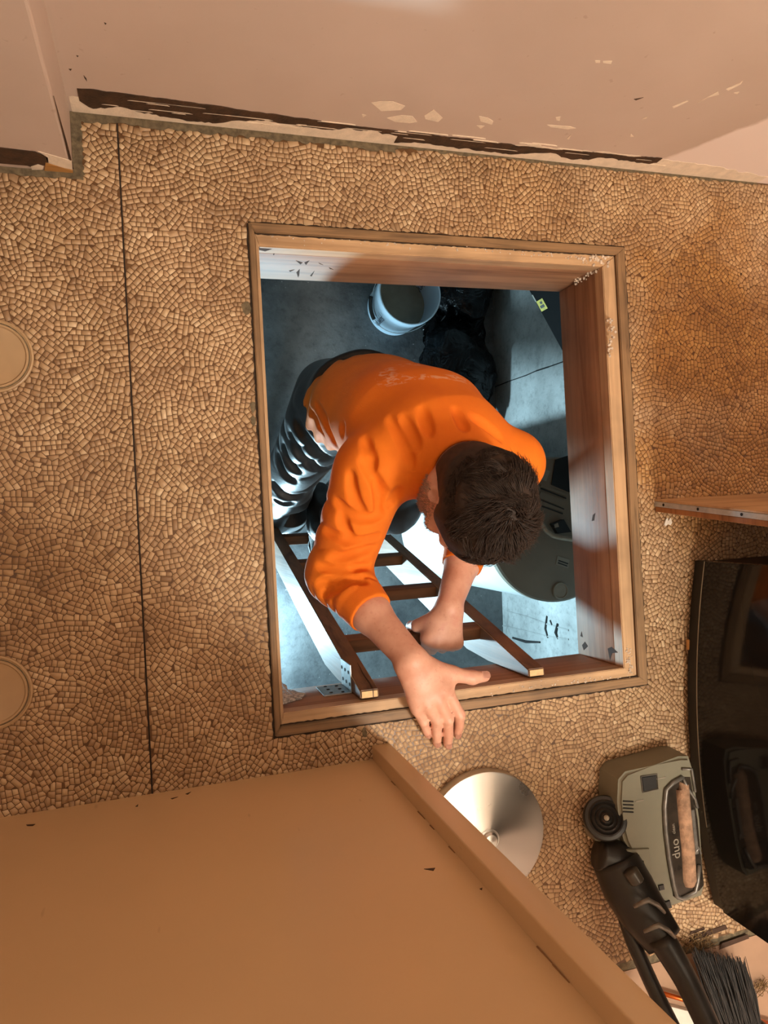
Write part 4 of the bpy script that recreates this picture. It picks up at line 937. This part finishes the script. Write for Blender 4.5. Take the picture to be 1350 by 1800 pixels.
# ---- body: head, neck, trunk, arms and hands in one surface
fb = Field((.27, -.475, -.56), (.80, .36, .235), .0030)
K = .02
fb.cone(PEL, WAI, .115, .110, .04, n=(0, 1, .3), flat=1.3); fb.cone(WAI, CHE, .11, .12, .04, n=(0, .9, .5), flat=1.3); fb.cone(CHE, UCH, .12, .10, .04, n=(0, .8, .6), flat=1.3)
fb.cone(UCH, NEC, .075, .056, .03); fb.cone(NEC, hp(0, -.03, -.04), .057, .054, .02)
fb.cone(UCH+A3(-.05, 0, 0), SHR, .05, .045, .03); fb.cone(UCH+A3(.05, 0, 0), SHL, .05, .045, .03)
fb.cone(SHR, ELR, .047, .038, .02); fb.cone(SHL, ELL, .047, .038, .02)
mid = ELR+(WRR-ELR)*.5
fb.cone(ELR, ELR+(WRR-ELR)*.5, .027, .0365, .02); dn = np.cross(WRR-ELR, (0, 0, 1.)); hn = np.cross(nrmz(WRR-ELR), nrmz(dn))
fb.cone(mid, WRR, .0365, .0285, .02, n=hn, flat=1.12)
mid = ELL+(WRL-ELL)*.35; fb.cone(ELL, mid, .038, .040, .02); fb.cone(mid, WRL, .040, .028, .02)
# head
fb.ell(hp(0, -.010, .028), (HR, HF, HU), (.073, .094, .086), .0)
fb.ell(hp(0, .026, -.045), (HR, HF, HU), (.060, .066, .072), .03); fb.ell(hp(0, .055, -.098), (HR, HF, HU), (.034, .030, .026), .03)
fb.cone(hp(-.055, -.01, -.05), hp(-.028, .058, -.100), .018, .018, .03); fb.cone(hp(.055, -.01, -.05), hp(.028, .058, -.100), .018, .018, .03)
fb.cone(hp(0, .088, -.002), hp(0, .110, -.042), .0075, .013, .012); fb.ell(hp(.011, .100, -.048), (HR, HF, HU), (.009, .010, .008), .008); fb.ell(hp(-.011, .100, -.048), (HR, HF, HU), (.009, .010, .008), .008)
fb.cone(hp(-.045, .070, .018), hp(.045, .070, .018), .012, .012, .02)                     # brow
for s in (-1, 1):
    fb.ell(hp(s*.032, .088, .000), (HR, HF, HU), (.016, .012, .010), .006, carve=True); fb.ell(hp(s*.032, .078, .000), (HR, HF, HU), (.0125, .0125, .0105), .002)
    fb.ell(hp(s*.046, .062, -.030), (HR, HF, HU), (.020, .018, .018), .02)
    fb.ell(hp(s*.075, -.010, -.012), (nrmz(HR*.8-HF*.6*s*s), nrmz(HF*.8+HR*.6), HU), (.0085, .019, .031), .006); fb.ell(hp(s*.083, -.008, -.008), (HR, HF, HU), (.006, .009, .016), .004, carve=True)
fb.cone(hp(-.021, .090, -.072), hp(.021, .090, -.072), .0075, .0075, .008); fb.cone(hp(-.022, .090, -.081), hp(.022, .090, -.081), .008, .008, .006); fb.cone(hp(-.023, .101, -.0765), hp(.023, .101, -.0765), .0022, .0022, .003, carve=True)
# right hand, flat on the hatch edge, fingers hanging over on to the vinyl
MC = [W(790, 1224, .040), W(771, 1233, .045), W(751, 1240, .044), W(732, 1246, .037)]
PI = [W(808, 1256, .033), W(787, 1264, .034), W(767, 1265, .033), W(744, 1268, .029)]
DI = [W(807, 1277, .020), W(788, 1291, .020), W(768, 1290, .020), W(749, 1283, .018)]
TI = [W(804, 1290, .0095), W(787, 1308, .0092), W(768, 1306, .0092), W(752, 1291, .0092)]
hb_ = nrmz(np.cross(MC[1]-WRR, MC[0]-MC[3])); hb_ *= np.sign(hb_[2])
for k in range(4):
    root = WRR+(MC[k]-WRR)*.12+(MC[k]-MC[1])*.25
    fb.cone(root, WRR+(MC[k]-WRR)*.86, .0190, .0132, .016, n=hb_, flat=1.18)
    fb.cone(WRR+(MC[k]-WRR)*.84, MC[k], .0128, .0122, .006)
    w = (.0103, .0107, .0102, .0090)[k]
    fb.cone(MC[k], PI[k], w+.0016, w+.0002, .0022); fb.cone(PI[k], DI[k], w+.0002, w-.0010, .0020); fb.cone(DI[k], TI[k], w-.0008, w-.0018, .0020)
    fb.ell(PI[k]+hb_*.002, (nrmz(PI[k]-MC[k]), nrmz(np.cross(PI[k]-MC[k], hb_)), hb_), (.009, w, w-.001), .004)
fb.cone(MC[0]+(WRR-MC[0])*.22, MC[3]+(WRR-MC[3])*.22, .0125, .0105, .014)
CM, TM, TP, TT = W(752, 1175, .028), W(795, 1185, .028), W(830, 1191, .026), W(852, 1189, .026)
fb.cone(WRR+A3(.012, -.01, -.008), CM, .018, .018, .016); fb.cone(CM, TM, .0195, .0160, .014); fb.cone(MC[0]+A3(0, .02, -.008), TM+A3(-.012, 0, 0), .012, .009, .014)
fb.cone(TM, TP, .0148, .0128, .006); fb.cone(TP, TT, .0128, .0105, .004); fb.ell(TP, (nrmz(TT-TM), nrmz(np.cross(TT-TM, (0, 0, 1))), A3(0, 0, 1)), (.013, .0125, .0115), .006)
# left hand, closed round the top rung
RZ = -.255; RY = LY(RZ)-.020
MC2 = [W(752, 1122, RZ+.055), W(768, 1130, RZ+.060), W(786, 1133, RZ+.058), W(802, 1130, RZ+.052)]
for k in range(4):
    m = MC2[k]; w = (.0100, .0104, .0098, .0088)[k]
    root = WRL+(m-WRL)*.15+(m-MC2[1])*.2
    fb.cone(root, m, .019, .0150, .016)
    p1 = A3(m[0]+.002, RY-.028, RZ+.022); p2 = A3(m[0]+.003, RY-.030, RZ-.012); p3 = A3(m[0]+.002, RY-.006, RZ-.030)
    fb.cone(m, p1, w+.003, w+.001, .003); fb.cone(p1, p2, w+.001, w, .002); fb.cone(p2, p3, w, w-.001, .002)
fb.cone(MC2[0], MC2[3], .0135, .0115, .014)
c1 = WRL+(MC2[0]-WRL)*.35+A3(-.012, 0, -.004); t1 = W(733, 1100, RZ+.030); t2 = A3(t1[0]-.002, RY+.026, RZ-.004); t3 = A3(t1[0]+.014, RY+.022, RZ-.030)
fb.cone(c1, t1, .0175, .0145, .014); fb.cone(t1, t2, .0125, .0115, .006); fb.cone(t2, t3, .0115, .0095, .004)
body = link('body', fb.mesh('body', 2), M_SKIN, man)
# nails
M_NAIL = flat('nail', (232, 178, 156), .28, var=.05); M_SORE = flat('sore', (150, 62, 54), .6, var=.2, scale=200)
def nail(p, d, up, L, w):
    d = nrmz(d); up = nrmz(up-d*(up@d)); s = np.cross(d, up); b = B(); rows = []
    for i, a in enumerate(np.linspace(-1, 1, 5)):
        ww = w*math.sqrt(max(.15, 1-.5*a*a)) if a > 0 else w*.95
        rows.append([b.b.verts.new(Vector(p+d*L*a+s*ww*t+up*(.0012-.0022*t*t-.0012*max(a, 0)**2))) for t in np.linspace(-1, 1, 5)])
    for r0, r1 in zip(rows, rows[1:]):
        for k in range(4): b.b.faces.new((r0[k], r0[k+1], r1[k+1], r1[k]))
    bmesh.ops.solidify(b.b, geom=b.b.faces[:], thickness=.0012); b.out('fingernail', M_NAIL, body, sm=True)
for k in range(4):
    d = TI[k]-DI[k]; up = hb_*.8-nrmz(d)*0+A3(0, -.35, .6); w = (.0103, .0107, .0102, .0090)[k]-.0018
    u_ = nrmz(up-nrmz(d)*(up@nrmz(d))); nail(TI[k]-nrmz(d)*.0005+u_*(w-.0002), d, up, .0062, w*.72)
d = TT-TP; u_ = nrmz(A3(.2, .5, .8)-nrmz(d)*(A3(.2, .5, .8)@nrmz(d))); nail(TT+u_*.0100, d, u_, .0078, .0076)
b = B(); p = TP+nrmz(TT-TP)*.001+A3(0, -.003, .0124)
b.prism([p+A3(.0032*math.cos(t)*random.uniform(.7, 1.2), .0026*math.sin(t)*random.uniform(.7, 1.2), -.0008*abs(math.sin(t))) for t in np.arange(0, 6.2, .7)], (0, 0, .0006)); b.out('sore_spot', M_SORE, body)
for s in (-1, 1):
    for nm, r, f, m in (('eye_white', .0112, .0785, flat('eye', (230, 226, 220), .2)), ('iris', .0058, .0850, flat('iris', (60, 44, 32), .2))):
        b = B(); bmesh.ops.create_icosphere(b.b, subdivisions=2, radius=r); bmesh.ops.translate(b.b, verts=b.b.verts, vec=Vector(hp(s*.032, f, 0))); b.out(nm, m, body, sm=True)

# ---- orange shirt
def cloth(name, c1, c2, rough=.85, weave=900, sheen=.25):
    m, nt, bs = nmat(name); v = coords(nt); nt.links.new(ramp(nt, noise(nt, v, 9, 4), [(.3, lin(c2)), (.7, lin(c1))]), bs.inputs['Base Color'])
    bs.inputs['Roughness'].default_value = rough; bs.inputs['Sheen Weight'].default_value = sheen; bs.inputs['Sheen Roughness'].default_value = .5
    return m, nt, bs, v
M_SHIRT, nt, bs, v = cloth('orange_jersey', (240, 124, 16), (228, 110, 10), sheen=0)
# pale worn print across the shoulder blades
pc = W(745, 678, -.10); mp = coords(nt, (1/.105, 1/.10, 1/.055), loc=(-pc[0]/.105, -pc[1]/.10, -pc[2]/.055)); ln = node(nt, 'ShaderNodeVectorMath', operation='LENGTH'); nt.links.new(mp, ln.inputs[0])
ring = ramp(nt, ln.outputs['Value'], [(.62, (0, 0, 0)), (.72, (1, 1, 1)), (.92, (1, 1, 1)), (1.0, (0, 0, 0))])
wob = ramp(nt, noise(nt, coords(nt, (1.0, 2.4, 1)), 46, 3, .6, .8), [(.50, (0, 0, 0)), (.58, (1, 1, 1))])
msk = mth(nt, 'MULTIPLY', mth(nt, 'MULTIPLY', ring, wob), .38)
old = bs.inputs['Base Color'].links[0].from_socket; nt.links.new(mixc(nt, msk, old, rgba((244, 214, 190))), bs.inputs['Base Color'])
bump(nt, bs, mth(nt, 'ADD', noise(nt, v, 420, 2), mth(nt, 'MULTIPLY', noise(nt, v, 26, 4), 2.0)), .22, .002)
def waves(seed, freq, amp, warp=.5):
    r = np.random.default_rng(seed); dirs = [nrmz(r.normal(size=3))*freq*r.uniform(.6, 1.4) for _ in range(3)]; ph = r.uniform(0, 6, 3)
    def f(X, Y, Z, t=None):
        a = dirs[0][0]*X+dirs[0][1]*Y+dirs[0][2]*Z; b_ = dirs[1][0]*X+dirs[1][1]*Y+dirs[1][2]*Z
        return amp*(np.sin(a+warp*3*np.sin(b_*.6+ph[1])+ph[0])*np.sin(b_*.5+ph[2]))
    return f
def sleeve_folds(p, q, n, amp, skew, t0, t1, seed=0):
    """rings of cloth pushed up along a sleeve, slanted and broken up"""
    p = np.array(p); q = np.array(q); ax = nrmz(q-p); L = np.linalg.norm(q-p); s1 = nrmz(np.cross(ax, (0, 0, 1))); s2 = np.cross(ax, s1); g = np.random.default_rng(seed); ph = g.uniform(0, 6, 4)
    def f(X, Y, Z, t):
        dx, dy, dz = X-p[0], Y-p[1], Z-p[2]; a = dx*ax[0]+dy*ax[1]+dz*ax[2]; u = dx*s1[0]+dy*s1[1]+dz*s1[2]; w = dx*s2[0]+dy*s2[1]+dz*s2[2]
        th = np.arctan2(w, u); tt = a/L
        win = np.clip((tt-t0)/.12, 0, 1)*np.clip((t1-tt)/.12, 0, 1)
        ph_ = 2*np.pi*n*tt+skew*np.sin(th+ph[0])+1.1*np.sin(2*th+ph[1]+tt*5)+.5*np.sin(5*th+ph[2])
        s_ = np.abs(np.sin(ph_*.5)); return -amp*1.9*win*(s_**.55-.6)*np.clip(.55+.65*np.sin(th*1.0+ph[3]+tt*4), 0, 1.1)
    return f
fs = Field((.25, -.34, -.50), (.82, .41, .09), .0030)
tw = waves(3, 26, .0045); tw2 = waves(11, 60, .0022)
tors = lambda X, Y, Z, t=None: tw(X, Y, Z)+tw2(X, Y, Z)
HEM = A3(.475, .262, -.43)
fs.cone(HEM, WAI, .148, .142, .03, n=(0, .9, .35), flat=1.30, fn=tors); fs.cone(WAI, CHE, .142, .150, .05, n=(0, .85, .5), flat=1.26, fn=tors); fs.cone(CHE, UCH, .150, .118, .05, n=(0, .8, .6), flat=1.22, fn=tors)
fs.cone(UCH, NEC+A3(0, .01, -.02), .105, .070, .04)
fs.cone(UCH+A3(-.045, .01, -.005), SHR+A3(.005, 0, -.002), .078, .064, .05, fn=tw2); fs.cone(UCH+A3(.045, .01, -.005), SHL+A3(-.005, 0, -.002), .078, .062, .05, fn=tw2)
CUR, CUL = ELR+(WRR-ELR)*.50, ELL+(WRL-ELL)*.46
fs.cone(SHR+A3(.006, 0, 0), ELR+A3(.004, 0, 0), .074, .062, .03, fn=lambda X, Y, Z, t: sleeve_folds(SHR, ELR, 5.0, .0030, 2.6, .25, 1.3, 1)(X, Y, Z, t)+tw2(X, Y, Z)*.6)
fs.cone(ELR+A3(.004, 0, 0), CUR+(CUR-ELR)*.25, .061, .0425, .025, fn=sleeve_folds(ELR, CUR, 5.0, .0030, 2.0, -.6, .80, 2))
fs.cone(SHL, ELL, .062, .056, .03, fn=sleeve_folds(SHL, ELL, 3, .005, 2, .15, 1.3, 3)); fs.cone(ELL, CUL+(CUL-ELL)*.25, .056, .043, .025, fn=sleeve_folds(ELL, CUL, 3, .004, 1.5, -.4, .75, 4))
for cu, el in ((CUR, ELR), (CUL, ELL)):
    ax = cu-el; fs.cut(cu, ax, cu-.075, cu+.085)
    fs.cone(cu-nrmz(ax)*.006, cu+nrmz(ax)*.03, .0385, .0380, .002, carve=True)
fs.cut(A3(.475, .26, -.425), (-.05, .1, -1))
fs.cone(NEC+A3(0, .004, -.035), hp(0, -.02, -.02)+A3(0, .01, .02), .056, .070, .010, carve=True)
# gathers at the right side of the hem
gx = lambda X, Y, Z: -.004*np.sin((X*150+Z*40-Y*90))*np.clip((-.30-Z)/.05, 0, 1)*np.clip((.47-X)/.05, 0, 1)
sl, X, Y, Z = fs.sub((.25, .05, -.5), (.5, .41, -.28)); fs.D[sl] += gx(X, Y, Z).astype(np.float32)
for L in ([(636, 808), (655, 838), (672, 862), (684, 878)], [(684, 736), (702, 764), (716, 792), (724, 824)], [(708, 732), (724, 762), (736, 792)], [(742, 718), (750, 744), (757, 768)], [(616, 832), (618, 856), (626, 884), (642, 906)],
          [(592, 880), (610, 900), (630, 912), (655, 911), (678, 903)], [(572, 932), (596, 945), (620, 952), (646, 950), (668, 940)], [(580, 984), (604, 980), (628, 972), (664, 958)], [(560, 994), (585, 1002), (612, 1001), (652, 994)],
          [(558, 1028), (575, 1024), (605, 1019), (642, 1016)], [(568, 1046), (584, 1036), (604, 1028), (650, 1024)],
          [(542, 716), (556, 740), (570, 768), (584, 792)], [(556, 708), (570, 736), (582, 766), (592, 790)], [(602, 748), (599, 766), (594, 788)], [(660, 850), (668, 880), (664, 900)], [(640, 770), (650, 800), (658, 824)], [(830, 735), (860, 752), (885, 776)], [(800, 720), (812, 742), (818, 756)],
          [(600, 905), (606, 930), (620, 944)], [(700, 860), (694, 880), (682, 893)]):
    fs.crease(L, .0026, .016)
shirt = link('shirt', fs.mesh('shirt', 2), M_SHIRT, man)
# ribbed collar band
b = B(); nd = nrmz(hp(0, -.02, -.02)-NEC); a1 = nrmz(np.cross(nd, (1, 0, 0))); a2 = np.cross(nd, a1)

# ---- dark trousers
M_TROU, nt, bs, v = cloth('dark_trousers', (40, 40, 44), (26, 26, 29), .50, sheen=.1); bump(nt, bs, noise(nt, v, 40, 4), .25, .004)
ft = Field((.25, -.14, -1.27), (.78, .44, -.36), .0042)
wv = waves(5, 40, .004); fold = lambda p, q, n, amp, sk, sd, t0=-.2, t1=1.2: (lambda X, Y, Z, t: sleeve_folds(p, q, n, amp, sk, t0, t1, sd)(X, Y, Z, t)+wv(X, Y, Z))
ft.cone(PEL+A3(0, .012, .05), PEL+A3(0, .012, -.03), .150, .140, .04, n=(0, 1, 0), flat=1.22, fn=wv)
ft.ell(PEL+A3(-.065, .055, -.07), (A3(1, 0, 0), A3(0, 1, 0), A3(0, 0, 1)), (.085, .085, .10), .04); ft.ell(PEL+A3(.065, .055, -.07), (A3(1, 0, 0), A3(0, 1, 0), A3(0, 0, 1)), (.085, .085, .10), .04)
ft.cone(HIR, KNR, .096, .076, .03, fn=fold(HIR, KNR, 4, .0035, 4.5, 5)); ft.cone(KNR, ANR, .078, .062, .02, fn=fold(KNR, ANR, 4, .0035, 3.5, 6))
ft.cone(HIL, KNL, .096, .076, .03, fn=fold(HIL, KNL, 4, .0035, 3.5, 7)); ft.cone(KNL, ANL, .074, .060, .02, fn=fold(KNL, ANL, 4, .0035, 3.0, 8))
for an, kn in ((ANR, KNR), (ANL, KNL)): ft.cut(an, an-kn, an-.1, an+.1)
ft.cut(A3(.48, .26, -.39), (0, 0, 1))
for L in ([(520, 740), (535, 770), (555, 795), (580, 808)], [(508, 760), (520, 790), (545, 815), (575, 826)], [(496, 780), (505, 810), (530, 832), (570, 842)], [(488, 800), (495, 830), (520, 850), (555, 855)], [(482, 850), (495, 868), (515, 875), (535, 868)], [(484, 880), (500, 890), (520, 884)], [(548, 880), (556, 900), (566, 925)]):
    ft.crease(L, .0055, .022)
link('trousers', ft.mesh('trousers', 2), M_TROU, man)
# ---- boots
M_BOOT = flat('boot_leather', (30, 29, 28), .5, var=.3, scale=40, bmp=.3); M_SOLE = flat('boot_sole', (20, 19, 18), .8)
for an, rz in ((ANR, -.255-.272*4), (ANL, -.255-.272*3)):
    zt = rz+.022; toe = A3(an[0]+.005, LY(rz)-.075, zt+.035); heel = A3(an[0], LY(rz)+.125, zt+.038)
    f = Field(np.minimum(np.minimum(toe, heel), an)-.09, np.maximum(np.maximum(toe, heel), an)+.1, .004)
    f.cone(an+A3(0, .0, .05), heel*.6+toe*.4+A3(0, .03, .03), .050, .046, .02); f.cone(heel, toe, .038, .040, .03); f.cone(heel*.4+toe*.6, heel*.6+toe*.4+A3(0, .02, .045), .036, .042, .03)
    f.cut((0, 0, zt+.012), (0, 0, -1)); bo = link('boot', f.mesh('boot', 2), M_BOOT, man)
    b = B(); b.prism([(an[0]+sx*w+.002, y, zt-.002) for sx, w, y in ((-1, .030, heel[1]+.03), (1, .030, heel[1]+.03), (1, .036, heel[1]), (1, .030, heel[1]*.5+toe[1]*.5), (1, .042, toe[1]+.03), (1, .030, toe[1]-.03), (-1, .026, toe[1]-.03), (-1, .040, toe[1]+.03), (-1, .030, heel[1]*.5+toe[1]*.5), (-1, .036, heel[1]))], (0, 0, .016)); b.out('sole', M_SOLE, bo)

# ---- hair
M_HAIR = flat('hair', (52, 38, 30), .62, var=.4, scale=90, spec=.35)
fh = Field(HC-.135, HC+.145, .0032)
hw = waves(21, 120, .004); fh.ell(hp(0, -.014, .032), (HR, HF, HU), (.085, .105, .099), .0, fn=lambda X, Y, Z: hw(X, Y, Z))
fh.ell(hp(0, -.030, -.030), (HR, HF, HU), (.072, .072, .070), .02)
fh.ell(hp(0, .085, -.055), (HR, HF, HU), (.095, .080, .105), .012, carve=True)       # face
fh.ell(hp(.085, .012, -.060), (HR, HF, HU), (.05, .045, .058), .01, carve=True); fh.ell(hp(-.085, .012, -.060), (HR, HF, HU), (.05, .045, .058), .01, carve=True)
fh.cut(hp(0, -.05, -.085), nrmz(-HU*.9+HF*.3))
hair = link('hair', fh.mesh('hair', 3), M_HAIR, man)
b = B(); rr = np.random.default_rng(5); CR = nrmz(HU*.86-HF*.30+HR*.05); cc = hp(0, -.014, .032); rad = A3(.085, .105, .099)
verts = []; faces = []
CLD = np.array([nrmz(x) for x in rr.normal(size=(150, 3))]); CLT = rr.normal(0, .55, (150, 3)); CLL = rr.uniform(.7, 1.5, 150); CLU = rr.uniform(0, 1, 150)
for k in range(9000):
    d = nrmz(rr.normal(size=3)); ci = int(np.argmax(CLD@d)); dl = A3(d@HR, d@HF, d@HU)
    if dl[2] < -.35 or (dl[1] > .35 and dl[2] < .42) or (dl[2] < .0 and dl[1] > -.1): continue
    rt_ = cc+(HR*dl[0]*rad[0]+HF*dl[1]*rad[1]+HU*dl[2]*rad[2])*.985; n = nrmz(HR*dl[0]/rad[0]+HF*dl[1]/rad[1]+HU*dl[2]/rad[2])
    away = d-CR*(d@CR); away = away/(np.linalg.norm(away)+1e-6); tang = nrmz(away+np.cross(n, away)*.75+CLT[ci]+rr.normal(0, .12, 3)-(d-CLD[ci])*1.2); tang = nrmz(tang-n*(tang@n))
    topness = max(0, d@CR); L = .014+.030*topness*CLL[ci]*rr.uniform(.8, 1.1); lift = .15+.75*topness*CLU[ci]; w = rr.uniform(.0007, .0013)
    P = [rt_]; dirn = nrmz(tang+n*lift)
    for s in range(4): P.append(P[-1]+dirn*L/4); dirn = nrmz(dirn-n*.28*(s+1)*.5+rr.normal(0, .08, 3))
    sd = nrmz(np.cross(tang, n)); o0 = len(verts)
    for s, p in enumerate(P):
        ww = w*(1-.85*s/4); verts += [p+sd*ww, p+n*ww*.9, p-sd*ww]
    for s in range(4):
        for a, c in ((0, 1), (1, 2), (2, 0)): faces.append((o0+3*s+a, o0+3*s+c, o0+3*s+3+c, o0+3*s+3+a))
o = link('hair_locks', mesh_np('hair_locks', verts, faces), M_HAIR, hair, True); o['kind'] = 'stuff'
# short beard along the jaw, sideburns and brows
M_BEARD = flat('beard', (172, 146, 126), .7, var=.3, scale=200); verts = []; faces = []
bv = np.empty(len(body.data.vertices)*3, np.float32); body.data.vertices.foreach_get('co', bv); bv = bv.reshape(-1, 3).astype(float)
bn = np.empty(len(bv)*3, np.float32); body.data.vertex_normals.foreach_get('vector', bn); bn = bn.reshape(-1, 3).astype(float)
q_ = bv-HC; lr, lf, lu = np.abs(q_@HR), q_@HF, q_@HU
sel = np.where((np.linalg.norm(q_, axis=1) < .15) & (lu < -.022) & (lu > -.13) & (lf > -.012) & (lf < .10) & (lr > .012) & ~((lr < .034) & (lu > -.064)) & ((lu < -.045) | (lr > .048)) & (lf < .10) & ((bn@HU) < .6))[0]
for k in rr.choice(sel, 7000):
    n = bn[k]; p = bv[k]+rr.normal(0, .0015, 3)-n*.001
    d = nrmz(n*.8-HU*.55-HF*.1+rr.normal(0, .22, 3)); q = p+d*rr.uniform(.003, .006); sd = nrmz(np.cross(d, HF)); u = np.cross(sd, d); o0 = len(verts)
    for pp, ww in ((p, .00055), (q, .00015)): verts += [pp+sd*ww, pp+u*ww, pp-sd*ww]
    for a_, c_ in ((0, 1), (1, 2), (2, 0)): faces.append((o0+a_, o0+c_, o0+3+c_, o0+3+a_))
o = link('beard', mesh_np('beard', verts, faces), M_BEARD, man); o['kind'] = 'stuff'
for s in (-1, 1):
    b = B(); b.tube([hp(s*.016, .089, .020), hp(s*.032, .086, .026), hp(s*.048, .074, .022)], [.003, .0035, .002], 6); b.out('eyebrow', M_HAIR, body, sm=True)
